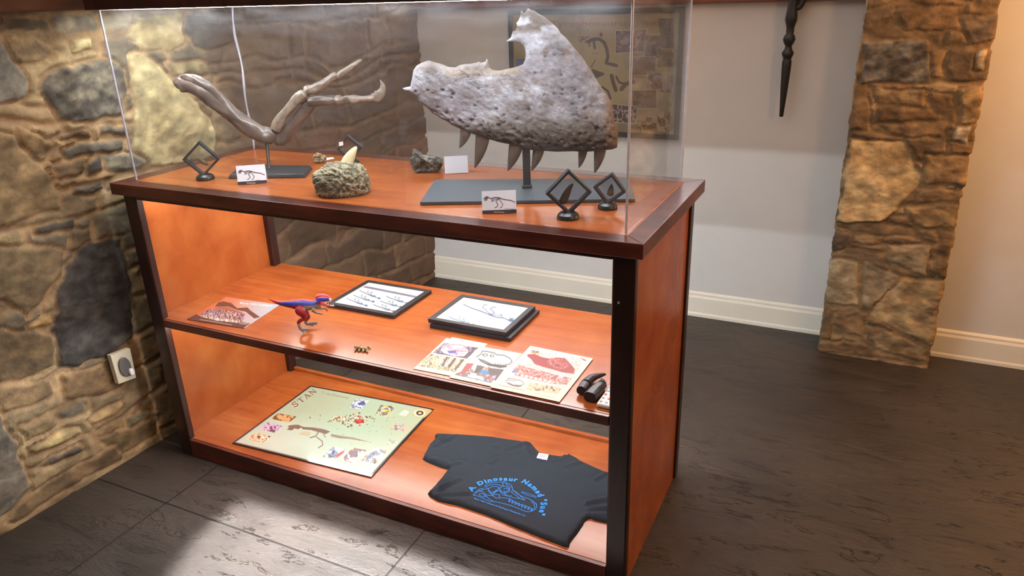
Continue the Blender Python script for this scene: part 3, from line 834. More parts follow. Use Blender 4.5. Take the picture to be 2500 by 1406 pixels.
k = (smooth01((560 - cy) / 60) * (cx < 860) * 0.5)[:, None]; base = base * (1 - k) + np.array((126, 110, 98.0)) * k
base = base * 0.80
front = lift(pj, s, z, -h); backp = lift(pj, s, z, 0.006 + 0.012 * bul + 0.004 * edge * n2_)
v, f = two_sided(vo, fo, bd, front, backp)
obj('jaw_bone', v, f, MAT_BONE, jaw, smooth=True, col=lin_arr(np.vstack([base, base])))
MAT_TOOTH = plain('brown_fossil_tooth', (92, 78, 68), 0.38, 0.5, noise=0.3, scale=60, bump=0.15)
for (xa, ya), (xb, yb), (xt, yt), bend in [((545, 975), (628, 1000), (535, 1132), 0.35), ((662, 1020), (768, 1045), (650, 1287), 0.35), ((918, 1080), (1022, 1110), (904, 1307), 0.3),
                                          ((1100, 1120), (1188, 1130), (1085, 1307), 0.35), ((1444, 1130), (1516, 1135), (1446, 1284), 0.3), ((1564, 1125), (1658, 1125), (1566, 1323), 0.3)]:
    a, b, tp = np.array([xa, ya], float), np.array([xb, yb], float), np.array([xt, yt], float)
    m_ = (a + b) / 2; wd = np.linalg.norm(b - a) / 2
    ctl = (m_ + tp) / 2 + np.array([wd * bend, 0])
    pts, rr = [], []
    for q in np.linspace(-0.12, 0.985, 10):
        qq = max(q, 0)
        p = (1 - qq) ** 2 * m_ + 2 * qq * (1 - qq) * ctl + qq * qq * tp + (np.array([0, -60]) * (-q) if q < 0 else 0)
        P3 = pj.at(c3(*p)); pts.append(P3); rr.append(wd / 3.1246 * pj.m(c3(*p)) * max(1 - qq ** 1.7, 0.0) ** 0.85)
    v, f = tube(pts, rr, n=16, sub=3, flat=0.7, flatdir=pj.n)
    obj('tooth', v, f, MAT_TOOTH, jaw, smooth=True)
pl_c = [on_z(p, HT + 0.008) for p in ((1025, 493), (1551, 485), (1535, 435), (1062, 438))]
pl_b = [np.array([p[0], p[1], HT + 0.0003]) for p in pl_c]
G().hexa(pl_b, pl_c).obj('stand_plate', MAT_PLATE, jaw, bevel=0.0012)
hw = 0.0095
a = pj.at((1287, 345)); top_z = a[2]
po = pj.o
q = [po + pj.ex * sx * hw + pj.n * (0.002 + sy * 0.006) for sx, sy in ((-1, -1), (1, -1), (1, 1), (-1, 1))]
G().hexa([(p[0], p[1], HT + 0.008) for p in q], [(p[0], p[1], top_z) for p in q]).obj('stand_post', MAT_BLACK, jaw, bevel=0.0015)
q = [po + pj.ex * sx * hw * 1.35 + pj.n * (0.002 + sy * 0.011) for sx, sy in ((-1, -1), (1, -1), (1, 1), (-1, 1))]
G().hexa([(p[0], p[1], HT + 0.0082) for p in q], [(p[0], p[1], HT + 0.016) for p in q]).obj('stand_foot', MAT_BLACK, jaw, bevel=0.003)

# ------------------------------------------------------------------ fossil forelimb on its stand
pa = Plane((657, 413), HT, turn=-22)
c2 = crop(3.515, 400, 100)
arm = thing('fossil_arm_cast', tuple(pa.o), 'brown fossil arm bones with two clawed fingers on a thin black stand', 'fossil')
MAT_ARM = plain('brown_fossil_cast', (94, 79, 71), 0.32, 0.7, noise=0.42, scale=30, bump=0.5)
MAT_ARM2 = plain('pale_fossil_cast', (122, 106, 92), 0.34, 0.7, noise=0.42, scale=50, bump=0.5)


def bone(name, pts, mat, parent, sub=9, flat=0.85, noise=0.16, seed=1, back=0.0, cn=c2, pl=pa, n=30):
    P, R = [], []
    for q in pts:
        x, y, r = q[:3]; bk = q[3] if len(q) > 3 else 0.0
        p = cn(x, y); P.append(pl.at(p, back + bk)); R.append(r / 3.515 * pl.m(p))
    v, f = tube(P, R, n=n, sub=sub, flat=flat, flatdir=pl.n, noise=noise * 0.5, seed=seed)
    m = (len(v) - 2) // n                                        # ridges, hollows and pits running along the bone
    I_, K_ = np.meshgrid(np.arange(m), np.arange(n), indexing='ij')
    cen = v[:m * n].reshape(m, n, 3).mean(1)[:, None, :]
    ca, sa = np.cos(2 * math.pi * K_ / n), np.sin(2 * math.pi * K_ / n)
    ln = I_ / sub
    k = 1 + noise * 1.5 * (fbm(ca * 1.3 + 7 + seed, sa * 1.3 + ln * 0.55, 3, seed) - 0.5) * 2 + noise * 1.3 * (fbm(ca * 4 + ln * 0.5 + 3, sa * 4 + ln * 1.6, 4, seed + 2) - 0.5)
    v[:m * n] = (cen + (v[:m * n].reshape(m, n, 3) - cen) * k[..., None]).reshape(-1, 3)
    return obj(name, v, f, mat, parent, smooth=True)


bone('humerus', [(118, 395, 30), (140, 370, 68), (200, 372, 72), (290, 405, 78), (400, 475, 82), (500, 560, 76), (600, 640, 66), (700, 715, 66), (790, 775, 72), (870, 810, 74), (935, 812, 58), (965, 815, 24)], MAT_ARM, arm, seed=2)
bone('humerus_crest', [(150, 315, 16), (200, 318, 34), (280, 345, 46), (360, 385, 44), (440, 450, 34), (520, 540, 22), (600, 620, 12)], MAT_ARM, arm, seed=3, back=-0.008)
bone('radius', [(955, 760, 40), (985, 700, 44), (1040, 620, 36), (1100, 550, 36), (1160, 490, 44), (1210, 455, 48)], MAT_ARM2, arm, seed=4, back=-0.006)
bone('ulna', [(965, 885, 22), (990, 860, 48), (1040, 800, 62), (1110, 710, 52), (1180, 630, 48), (1240, 570, 52), (1275, 540, 44)], MAT_ARM, arm, seed=5, back=0.01)
bone('wrist_bone', [(1215, 440, 34), (1250, 425, 46), (1300, 440, 44), (1330, 470, 30)], MAT_ARM2, arm, seed=6)
bone('metacarpal', [(1240, 425, 34), (1300, 405, 40), (1370, 370, 36), (1420, 330, 30), (1465, 302, 30), (1488, 298, 18)], MAT_ARM2, arm, seed=7, back=-0.008)
bone('claw', [(1490, 312, 20), (1510, 288, 27), (1570, 250, 24), (1630, 210, 20), (1680, 175, 15), (1698, 163, 6)], MAT_ARM2, arm, seed=8, back=-0.008)
bone('metacarpal', [(1240, 515, 44), (1300, 510, 50), (1380, 510, 44), (1440, 508, 40), (1475, 512, 34)], MAT_ARM, arm, seed=9)
bone('finger_bone', [(1470, 500, 34), (1500, 510, 42), (1540, 510, 32), (1580, 500, 32), (1606, 496, 26)], MAT_ARM2, arm, seed=10)
bone('finger_bone', [(1600, 505, 34), (1630, 502, 40), (1690, 502, 28), (1750, 495, 28), (1800, 490, 34), (1820, 488, 22)], MAT_ARM2, arm, seed=11)
bone('claw', [(1778, 472, 26), (1815, 480, 42), (1855, 462, 44), (1878, 420, 32), (1876, 375, 18), (1862, 345, 8), (1855, 333, 3)], MAT_ARM2, arm, seed=12, flat=0.55)
pb_ = [on_z(p, HT + 0.011) for p in ((561, 426), (741, 424), (757, 404), (592, 401))]
sl = np.array([0, 0, 0.0])
cen = sum(pb_) / 4
G().hexa([(cen[0] + (p[0] - cen[0]) * 1.05, cen[1] + (p[1] - cen[1]) * 1.08, HT + 0.0003) for p in pb_], pb_).obj('stand_plate', MAT_BLACK, arm, bevel=0.0015)
a0 = on_z((657, 410), HT + 0.011); a1 = pa.at((651, 345), 0.0)
v, f = tube([a0 + np.array([0, 0, -0.001]), a0 + (a1 - a0) * 0.06, a0 + (a1 - a0) * 0.5, a1], [0.0065, 0.0046, 0.0046, 0.0042], n=12, sub=4)
obj('stand_post', v, f, MAT_BLACK, arm, smooth=True)


# ------------------------------------------------------------------ lumps: rock, vertebra, little fossil
def blob(pl, outline, depth, cn, name, mat, parent=None, seed=0, amp=0.004, freq=60, nphi=26, nth=56, col=None, floor=HT, fn=None, org=None, back=0.0):
    pts = np.array(uv(pl, [cn(*p) for p in outline])); c = (pts.max(0) + pts.min(0)) / 2
    th = np.linspace(0, 2 * math.pi, nth, endpoint=False)
    rad = []
    poly = [tuple(p) for p in pts]
    for a in th:
        best = 0.0
        for i in range(len(poly)):
            p, q_ = np.array(poly[i]) - c, np.array(poly[(i + 1) % len(poly)]) - c
            e = q_ - p; den = math.cos(a) * e[1] - math.sin(a) * e[0]
            if abs(den) < 1e-12: continue
            r = (p[0] * e[1] - p[1] * e[0]) / den; u_ = (p[0] * math.sin(a) - p[1] * math.cos(a)) / den
            if r > 0 and -1e-6 <= u_ <= 1 + 1e-6: best = max(best, r)
        rad.append(best)
    rad = np.array(rad)
    ph = np.linspace(0, math.pi, nphi)[1:-1]
    PH, TH = np.meshgrid(ph, th, indexing='ij')
    R = rad[None, :] * np.sin(PH) ** 0.8
    S_, Z_, B_ = c[0] + R * np.cos(TH), c[1] + R * np.sin(TH), -np.cos(PH) * depth + back
    n1 = fbm(S_ * freq + B_ * freq * 0.7 + 5, Z_ * freq + B_ * freq * 0.5, 4, seed) - 0.5; n2 = fbm(S_ * freq * 3.2 + 9, Z_ * freq * 3.2 + B_ * 90, 3, seed + 4) - 0.5
    nn = amp * (2.0 * n1 + 1.2 * n2)
    S_ = S_ + nn * np.cos(TH); Z_ = Z_ + nn * np.sin(TH); B_ = B_ - nn * 1.3 * np.cos(PH)
    if fn is not None: S_, Z_, B_ = fn(S_, Z_, B_)
    Z_ = np.maximum(Z_, floor + 0.0003)
    v = lift(pl, S_.ravel(), Z_.ravel(), B_.ravel())
    m = len(ph)
    v = np.vstack([v, v[:nth].mean(0)[None], v[-nth:].mean(0)[None]])
    f = []
    for i in range(m - 1):
        for k in range(nth):
            f.append((i * nth + k, i * nth + (k + 1) % nth, (i + 1) * nth + (k + 1) % nth, (i + 1) * nth + k))
    for k in range(nth):
        f.append((m * nth, (k + 1) % nth, k)); f.append((m * nth + 1, (m - 1) * nth + k, (m - 1) * nth + (k + 1) % nth))
    cc = None
    if col is not None:
        nf = np.concatenate([(n1 + 0.6 * n2).ravel(), [0, 0]]) * 1.9 + 0.5
        k = smooth01(nf)[:, None]
        cc = lin_arr(np.array(col[0], float) * (1 - k) + np.array(col[1], float) * k)
    return obj(name, v, f, mat, parent, smooth=True, col=cc, org=org)


MAT_LUMP = attr_mat('grey_matrix_stone', 0.85, 0.25, bump=0.8, scale=230, dist=0.004)
ident = lambda x, y: (x, y)
pr = Plane((835, 486), HT, foot=on_z((833, 470), HT))
rock = thing('tooth_in_matrix', tuple(pr.o), 'rough grey lump of rock with a cream tooth standing out of its top', 'fossil')
blob(pr, [(762, 440), (764, 425), (780, 415), (800, 398), (830, 396), (858, 396), (884, 402), (892, 412), (905, 440), (904, 462), (894, 474), (880, 485), (850, 489), (815, 488), (785, 482), (772, 470)], 0.062,
     ident, 'matrix_rock', MAT_LUMP, rock, seed=31, amp=0.0034, freq=130, nphi=110, nth=240, col=((84, 78, 64), (156, 146, 120)))
P, R = [], []
for x, y, r in [(846, 406, 16), (848, 396, 15), (854, 384, 13), (861, 372, 9.5), (867, 363, 5.5), (870, 358.5, 2.2)]:
    P.append(pr.at((x, y), 0.005)); R.append(r * pr.m((x, y)))
v, f = tube(P, R, n=18, sub=5, flat=0.6, flatdir=pr.n)
obj('tooth', v, f, plain('cream_tooth', (216, 202, 160), 0.35, 0.5, noise=0.12, scale=60), rock, smooth=True)

c7 = crop(13.889, 980, 340)
pv = Plane((1035, 419), HT)


def hollow(S_, Z_, B_):
    c = uv(pv, [c7(760, 870), c7(1050, 870), c7(760, 700)])
    rx, rz = abs(c[1][0] - c[0][0]), abs(c[2][1] - c[0][1])
    e = ((S_ - c[0][0]) / rx) ** 2 + ((Z_ - c[0][1]) / rz) ** 2
    return S_, Z_, np.where(B_ < 0, B_ + 0.016 * np.clip(1 - e, 0, 1) ** 0.6, B_)


vert = blob(pv, [(280, 650), (300, 820), (350, 980), (480, 1105), (600, 1110), (830, 1112), (1000, 1115), (1150, 1125), (1330, 1030), (1410, 870), (1400, 700), (1300, 590), (1200, 565), (1050, 560), (850, 545), (720, 540), (640, 420), (470, 350), (365, 320), (380, 460), (375, 570)], 0.028,
            c7, 'vertebra_fossil', MAT_LUMP, None, seed=41, amp=0.0022, freq=120, nphi=44, nth=90, col=((60, 56, 52), (150, 148, 138)), fn=hollow, org=pv.o)
tag(vert, 'grey hollow vertebra fossil lying beside the blank folded card', 'fossil')
ps = Plane((782, 396), HT)
sm = blob(ps, [(763, 386), (765, 377), (776, 373), (787, 376), (795, 382), (797, 392), (790, 398), (772, 398), (765, 394)], 0.014, ident, 'knobbly_fossil', MAT_LUMP, None, seed=51, amp=0.0028, freq=150, nphi=30, nth=54,
          col=((96, 74, 50), (206, 190, 148)), org=ps.o)
tag(sm, 'small knobbly tan fossil near the back of the display case', 'fossil')
tq = [on_z(p, HT + 0.0008) for p in ((797, 391), (816, 387), (813, 384), (797, 385))]
tag(G().hexa([p - np.array([0, 0, 0.0006]) for p in tq], tq).obj('specimen_tag', MAT_WHITE, org=tq[0]), 'tiny white paper tag lying behind the knobbly tan fossil', 'tag')

# ------------------------------------------------------------------ black diamond specimen frames
MAT_SPEC1 = plain('brown_fossil_chip', (88, 74, 58), 0.5, noise=0.35, scale=90, bump=0.3)
MAT_SPEC2 = plain('dark_fossil_chip', (70, 60, 52), 0.45, noise=0.3, scale=90, bump=0.3)
MAT_SPEC3 = plain('tan_fossil_chip', (128, 104, 62), 0.45, noise=0.35, scale=90, bump=0.3)
MAT_GREYPL = plain('dark_grey_plastic', (44, 45, 50), 0.4)


def specimen_frame(foot, corners, chip, mat_chip, label, turn=0.0, base_r=0.022, thick=0.02, bar=0.0060, back_chip=0.0):
    """corners: top, left, bottom, right of the diamond, photo pixels"""
    pl = Plane(foot, HT, turn)
    r = thing('specimen_holder', tuple(pl.o), label, 'specimen frame', 'black diamond specimen frames in the case')
    q = np.array(uv(pl, corners)); c = q.mean(0)
    # a true square diamond of the mean size
    R_ = np.mean(np.hypot(q[:, 0] - c[0], q[:, 1] - c[1])); a0 = math.atan2(q[0][1] - c[1], q[0][0] - c[0])
    outer = [(c[0] + R_ * math.cos(a0 + k * math.pi / 2), c[1] + R_ * math.sin(a0 + k * math.pi / 2)) for k in range(4)]
    zmin = min(p[1] for p in outer)
    if zmin < HT + 0.008:
        outer = [(p[0], p[1] + HT + 0.008 - zmin) for p in outer]; c = (c[0], c[1] + HT + 0.008 - zmin)
    Ri = R_ - bar * 1.414
    inner = [(c[0] + Ri * math.cos(a0 + k * math.pi / 2), c[1] + Ri * math.sin(a0 + k * math.pi / 2)) for k in range(4)]
    g = G(); n = 4; v = []
    for ring, bk in ((outer, -thick / 2), (inner, -thick / 2), (inner, thick / 2), (outer, thick / 2)):
        v += list(lift(pl, np.array([p[0] for p in ring]), np.array([p[1] for p in ring]), bk))
    f = []
    for lay in range(4):
        for k in range(4):
            a, b = lay * 4, ((lay + 1) % 4) * 4
            f.append((a + k, a + (k + 1) % 4, b + (k + 1) % 4, b + k))
    g.add(v, f).obj('frame', MAT_GREYPL, r, bevel=0.0012)
    for bk in (-0.002, 0.002):
        p3 = lift(pl, np.array([p[0] for p in inner]), np.array([p[1] for p in inner]), bk)
        obj('clear_film', p3, [(0, 1, 2, 3)], MAT_FILM, r)
    bx, by = pl.o[0], pl.o[1]
    v, f = lathe((bx, by), [(base_r, HT + 0.0003), (base_r, HT + 0.004), (base_r * 0.93, HT + 0.009), (base_r * 0.7, HT + 0.014), (base_r * 0.45, HT + 0.016)], 28)
    obj('base', v, f, MAT_BLKPLASTIC, r, smooth=False, bevel=0.001)
    P, R = [], []
    for x, y, rr in chip:
        P.append(pl.at((x, y))); R.append(rr * pl.m((x, y)))
    v, f = tube(P, R, n=10, sub=3, flat=0.35, flatdir=pl.n, noise=0.12, seed=int(foot[0]))
    obj('specimen', v, f, mat_chip, r, smooth=True)
    return r, pl


specimen_frame((502, 437), ((487, 347), (450, 393), (499, 438), (537, 392)), [(481, 387, 2.5), (490, 392, 5), (499, 397, 6), (507, 401, 4.5)], MAT_SPEC3, 'black diamond frame holding a small tan chip, at the left end of the case', turn=-14, base_r=0.025)
specimen_frame((1387, 532), ((1387, 420), (1331, 479), (1388, 530), (1445, 475)), [(1372, 494, 9), (1380, 480, 9.5), (1389, 462, 7.5), (1398, 449, 3)], MAT_SPEC2, 'largest black diamond frame, holding a long dark tooth, nearest the front corner', turn=4, base_r=0.0245)
specimen_frame((1483, 508), ((1495, 422), (1448, 461), (1483, 502), (1528, 468)), [(1490, 476, 8), (1491, 470, 8.5), (1492, 460, 5.5), (1493, 450, 2)], MAT_SPEC1, 'smaller black diamond frame holding a brown pointed tooth, just behind the largest one', turn=-4, base_r=0.0225)
rb, pb2 = specimen_frame((861, 398), ((850, 338), (824, 372), (860, 402), (886, 372)), [(848, 378, 4), (856, 372, 5), (862, 366, 3)], MAT_SPEC1, 'black diamond frame partly hidden behind the cream tooth at the back of the case', turn=-10, base_r=0.02)
p = pb2.at((833, 352), -0.0115)
tg = [p + pb2.ex * a + np.array([0, 0, b]) for a, b in ((-0.007, -0.006), (0.006, -0.003), (0.006, 0.008), (-0.006, 0.006))]
G().prism(tg, pb2.n * 0.001).obj('paper_tag', MAT_WHITE, rb)


# ------------------------------------------------------------------ printed sheets: pictures kept as colours on a fine grid
class Sheet:
    """a flat print; c: its corners tl, tr, br, bl in the world; drawn in photo pixels of that plane"""
    def __init__(s, c, cell, bg):
        s.c = [np.array(p, float) for p in c]
        wd = np.linalg.norm(s.c[1] - s.c[0]); ht = np.linalg.norm(s.c[3] - s.c[0])
        s.nx, s.ny = int(wd / cell) + 2, int(ht / cell) + 2
        a, b = np.meshgrid(np.linspace(0, 1, s.nx), np.linspace(0, 1, s.ny))
        a_, b_ = a[..., None], b[..., None]
        s.P = (s.c[0] * (1 - a_) + s.c[1] * a_) * (1 - b_) + (s.c[3] * (1 - a_) + s.c[2] * a_) * b_
        s.a, s.b = a, b
        s.x, s.y = project(s.P)
        s.col = np.zeros(s.P.shape); s.col[:] = bg
        s.f = ident
        s.ink = 0.60                                              # print colours dimmed so they do not burn out under the strips

    def put(s, k, c):
        k = np.clip(k, 0, 1)[..., None]; s.col = s.col * (1 - k) + np.array(c, float) * k

    def poly(s, pts, c, soft=0.5):
        d = poly_dist(s.x, s.y, [s.f(*p) for p in pts]); s.put((d + soft) / (2 * soft), c); return d

    def rot(s, pts, cols, freq, seed, dx=1.0, dy=1.0, soft=0.5):
        """a small photograph: patches of the given colours"""
        d = poly_dist(s.x, s.y, [s.f(*p) for p in pts]); k = np.clip((d + soft) / (2 * soft), 0, 1)
        n = fbm(s.x * freq * 0.55 * dx, s.y * freq * 0.55 * dy, 5, seed); n = np.clip((n - 0.26) / 0.48, 0, 0.9999) * len(cols)
        i = n.astype(int); t = smooth01((n - i) * 1.15); c = np.array(cols, float); c1 = c[i]; c2 = c[np.minimum(i + 1, len(cols) - 1)]
        cc = c1 * (1 - t[..., None]) + c2 * t[..., None]
        s.col = s.col * (1 - k[..., None]) + cc * k[..., None]

    def line(s, pts, wd, c):
        pts = [s.f(*p) for p in pts]; d = np.full(s.x.shape, 1e9)
        for i in range(len(pts) - 1):
            ax, ay = pts[i]; ex, ey = pts[i + 1][0] - ax, pts[i + 1][1] - ay
            t = np.clip(((s.x - ax) * ex + (s.y - ay) * ey) / (ex * ex + ey * ey + 1e-9), 0, 1)
            d = np.minimum(d, np.hypot(s.x - ax - t * ex, s.y - ay - t * ey))
        s.put(wd / 2 - d + 0.5, c)

    def ell(s, x, y, rx, ry, c, soft=1.0):
        x, y = s.f(x, y)
        d = 1 - np.hypot((s.x - x) / rx, (s.y - y) / ry); s.put(d * min(rx, ry) / soft + 0.5, c)

    def skeleton(s, o, ex, ey, c, wd=1.0, k=1.0):
        """dinosaur skeleton drawing, head at 0, tail at 1 along ex, up along ey"""
        o, ex, ey = (np.array(q, float) for q in (o, ex, ey))
        T = lambda pts: [tuple(o + ex * x + ey * y) for x, y in pts]
        of = s.f; s.f = ident
        s.poly(T([(0.0, 0.66), (0.02, 0.78), (0.08, 0.9), (0.15, 0.88), (0.17, 0.76), (0.12, 0.7), (0.13, 0.62), (0.04, 0.56), (0.02, 0.6), (0.09, 0.68)]), c)
        s.line(T([(0.15, 0.82), (0.2, 0.76), (0.24, 0.72), (0.3, 0.76), (0.38, 0.8), (0.46, 0.78), (0.56, 0.7), (0.7, 0.62), (0.85, 0.56), (1.0, 0.42)]), wd * 1.9, c)
        for i in range(8):
            x = 0.25 + i * 0.027; s.line(T([(x, 0.76), (x + 0.012, 0.62), (x + 0.03, 0.5 + 0.006 * i * i)]), wd * 0.8, c)
        s.poly(T([(0.44, 0.82), (0.54, 0.78), (0.55, 0.7), (0.5, 0.62), (0.47, 0.66)]), c)
        for i in range(9):
            x = 0.56 + i * 0.035; y = 0.70 - i * 0.018; s.line(T([(x, y), (x + 0.012, y - 0.09 + 0.007 * i)]), wd * 0.7, c)
        s.line(T([(0.48, 0.68), (0.40, 0.48), (0.47, 0.28), (0.42, 0.1), (0.36, 0.06)]), wd * 1.6, c)
        s.line(T([(0.5, 0.68), (0.56, 0.46), (0.62, 0.3), (0.58, 0.08), (0.52, 0.03)]), wd * 1.4, c)
        s.line(T([(0.26, 0.64), (0.3, 0.54), (0.26, 0.5)]), wd, c)
        s.f = of

    def obj(s, name, mat, parent=None, thick=0.0006, nrm=(0, 0, -1), org=None):
        n = s.nx * s.ny
        top = s.P.reshape(-1, 3); e = np.array(nrm, float) * thick
        v = np.vstack([top, [c + e for c in s.c]])
        f = grid_faces(s.ny, s.nx)[:, ::-1].tolist()
        nx, ny = s.nx, s.ny
        f += [list(range(nx)) + [n + 1, n], [r * nx + nx - 1 for r in range(ny)] + [n + 2, n + 1],
              [(ny - 1) * nx + k for k in range(nx - 1, -1, -1)] + [n + 3, n + 2], [r * nx for r in range(ny - 1, -1, -1)] + [n, n + 3], [n, n + 1, n + 2, n + 3]]
        col = np.vstack([s.col.reshape(-1, 3), np.tile(s.col[0, 0], (4, 1))])
        return obj(name, v, f, mat, parent, col=lin_arr(col) * s.ink, org=s.c[0] if org is None else org)


def letters(txt, o, ex, ey, mat, name, parent, width=None, bold=0.0, shear=0.0):
    """flat lettering: baseline start o, ex along the line (unit), ey = one em upward; width stretches it to fit"""
    cu = bpy.data.curves.new('lettering', 'FONT'); cu.body = txt; cu.size = 1.0; cu.offset = bold; cu.shear = shear; cu.resolution_u = 3
    to = bpy.data.objects.new('lettering_source', cu); COL.objects.link(to)
    dg = bpy.context.evaluated_depsgraph_get(); me = bpy.data.meshes.new_from_object(to.evaluated_get(dg))
    vv = np.array([v.co[:] for v in me.vertices]); ff = [list(p.vertices) for p in me.polygons]
    bpy.data.objects.remove(to); bpy.data.curves.remove(cu); bpy.data.meshes.remove(me)
    o, ex, ey = (np.array(q, float) for q in (o, ex, ey))
    h = np.linalg.norm(ey); sx = h if width is None else width / (vv[:, 0].max() - vv[:, 0].min())
    P = o + (vv[:, 0:1] - vv[:, 0].min()) * sx * ex + vv[:, 1:2] * ey
    return obj(name, P, ff, mat, parent)


# ------------------------------------------------------------------ name cards in the case
def name_card(front, label, draw, lean=0.012, turn=0.0):
    """front: tl, tr, br, bl photo pixels of the front leaf"""
    fx = ((front[2][0] + front[3][0]) / 2, (front[2][1] + front[3][1]) / 2)
    pl = Plane(fx, HT, turn)
    r = thing('name_card', tuple(pl.o), label, 'card', 'folded name cards in the case')
    q = uv(pl, front); zt = (q[0][1] + q[1][1]) / 2; sl_, sr_ = (q[0][0] + q[3][0]) / 2, (q[1][0] + q[2][0]) / 2
    z0 = HT + 0.0005
    bl, br, tr, tl = [pl.o * np.array([1, 1, 0]) + pl.ex * a + pl.n * b + np.array([0, 0, zz]) for a, b, zz in ((sl_, 0, z0), (sr_, 0, z0), (sr_, lean, zt), (sl_, lean, zt))]
    sh = Sheet([tl, tr, br, bl], 0.0007, (238, 240, 250)); sh.ink = 0.82
    if draw:
        sh.col[:] = np.where((sh.b > 0.84)[..., None], np.array((58, 50, 58.0)), sh.col)
        x0, x1 = min(p[0] for p in front), max(p[0] for p in front); y0, y1 = min(p[1] for p in front), max(p[1] for p in front); w_, h_ = x1 - x0, y1 - y0
        sh.skeleton((x0 + 0.05 * w_, y0 + 0.78 * h_), (0.9 * w_, -0.04 * h_), (0, -0.62 * h_), (96, 74, 74), 1.15)
        sh.line([(x0 + 0.66 * w_, y0 + 0.77 * h_), (x0 + 0.93 * w_, y0 + 0.79 * h_)], 0.9, (110, 100, 110))
        sh.line([(x0 + 0.36 * w_, y0 + 0.925 * h_), (x0 + 0.64 * w_, y0 + 0.93 * h_)], 2.2, (190, 184, 170))
    up = (tl - bl) / np.linalg.norm(tl - bl); nrm = np.cross(br - bl, up); nrm /= np.linalg.norm(nrm)
    sh.obj('front_leaf', MAT_PRINT, r, thick=0.0007, nrm=-nrm if nrm @ pl.n < 0 else nrm, org=pl.o)
    b1, b2 = [p + pl.n * lean * 2 for p in (bl, br)]
    g = G().hexa([b1 - pl.n * 0.0007, b2 - pl.n * 0.0007, b2, b1], [tl - pl.n * 0.0002, tr - pl.n * 0.0002, tr + pl.n * 0.0005, tl + pl.n * 0.0005])
    g.obj('back_leaf', MAT_WHITE, r)
    return r


name_card(((577, 405), (649, 405), (648, 450), (577, 449)), 'white card with skeleton drawing in front of the fossil arm', True, turn=-10)
name_card(((1177, 470), (1261, 467), (1260, 522), (1176, 521)), 'white card with skeleton drawing in front of the jaw stand', True)
name_card(((1080, 382), (1138, 385), (1147, 425), (1090, 421)), 'blank pinkish folded card beside the grey vertebra', False, lean=0.014)

# ------------------------------------------------------------------ middle shelf
# booklet
c1 = crop(4.808, 400, 640)
bk = Sheet([on_z(p, ZM + 0.002) for p in ((552, 725), (683, 744), (597, 801), (456, 779))], 0.0008, (224, 130, 96))
bk.f = c1
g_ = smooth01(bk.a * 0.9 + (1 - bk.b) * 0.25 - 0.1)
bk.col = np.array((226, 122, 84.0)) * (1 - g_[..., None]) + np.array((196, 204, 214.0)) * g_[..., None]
bk.poly([(600, 520), (640, 470), (700, 460), (790, 480), (860, 540), (980, 530), (1020, 570), (1130, 645), (1060, 660), (960, 580), (860, 560), (760, 520), (640, 520)], (104, 66, 54))
bk.poly([(650, 520), (760, 530), (860, 570), (930, 590), (880, 620), (700, 600), (560, 560)], (176, 112, 84))
bk.rot([(540, 545), (700, 560), (860, 590), (960, 610), (920, 700), (780, 690), (600, 660), (430, 620)], [(60, 40, 44), (210, 150, 110), (236, 232, 226), (80, 80, 190), (150, 50, 40), (240, 220, 190), (70, 50, 60)], 0.34, 61, 1.3, 0.55)
bk.poly([(270, 668), (380, 610), (440, 640), (700, 680), (900, 700), (1010, 720), (930, 775)], (78, 46, 46))
bk.rot([(440, 618), (600, 650), (900, 690), (890, 716), (620, 686), (430, 640)], [(80, 50, 50), (250, 246, 240), (150, 110, 80), (250, 246, 240)], 0.5, 64, 1.4, 0.3)
bk.line([(420, 672), (600, 700), (800, 736)], 1.3, (226, 214, 204)); bk.poly([(895, 708), (990, 716), (970, 736), (885, 726)], (168, 150, 146))
bo = thing('souvenir_booklet', tuple(on_z((565, 760), ZM)), 'orange printed booklet at the left end of the middle shelf', 'booklet')
cover = bk.obj('cover', MAT_GLOSSPRINT, bo, thick=0.0016, org=ORG[bo.name])
t0 = on_z(c1(890, 488), ZM + 0.0024); t1 = on_z(c1(1270, 520), ZM + 0.0024); tu = on_z(c1(905, 462), ZM + 0.0024)
MAT_PALE = plain('pale_ink', (248, 240, 232), 0.5)
letters('Black Hills Institute', t0, (t1 - t0) / np.linalg.norm(t1 - t0), (tu - t0) * 1.1, MAT_PALE, 'lettering', cover, width=np.linalg.norm(t1 - t0))

# toy dinosaur
pd = Plane((742, 808), ZM)
toy = thing('toy_dinosaur', tuple(pd.o), 'red and blue plastic toy dinosaur with open jaws standing on the middle shelf', 'toy')
g = G()


def limb(pts, n=14, sub=5, flat=0.8):
    P, R = [], []
    for q in pts:
        p = c1(q[0], q[1]); P.append(pd.at(p, q[3] if len(q) > 3 else 0.0)); R.append(q[2] / 4.808 * pd.m(p))
    v, f = tube(P, R, n=n, sub=sub, flat=flat, flatdir=pd.n); g.add(v, f)


limb([(1215, 428, 4), (1280, 452, 14), (1350, 476, 26), (1430, 488, 40), (1520, 492, 58), (1600, 500, 74), (1680, 502, 70), (1750, 500, 60), (1800, 480, 50), (1838, 448, 46)], flat=0.75)
limb([(1800, 440, 30), (1850, 430, 42), (1900, 430, 34), (1950, 437, 20), (1968, 438, 10)], flat=0.8)
limb([(1820, 470, 26), (1870, 488, 20), (1930, 508, 13), (1990, 512, 9), (2003, 508, 6)], flat=0.8)
limb([(1560, 545, 40, -0.012), (1600, 575, 58, -0.014), (1650, 625, 40, -0.014), (1655, 655, 28, -0.014), (1610, 680, 25, -0.014), (1582, 705, 22, -0.014), (1592, 745, 19, -0.014), (1606, 785, 20, -0.014)])
limb([(1620, 560, 44, 0.010), (1660, 600, 46, 0.014), (1690, 640, 32, 0.014), (1672, 680, 22, 0.014), (1666, 705, 18, 0.014), (1688, 735, 17, 0.014)])
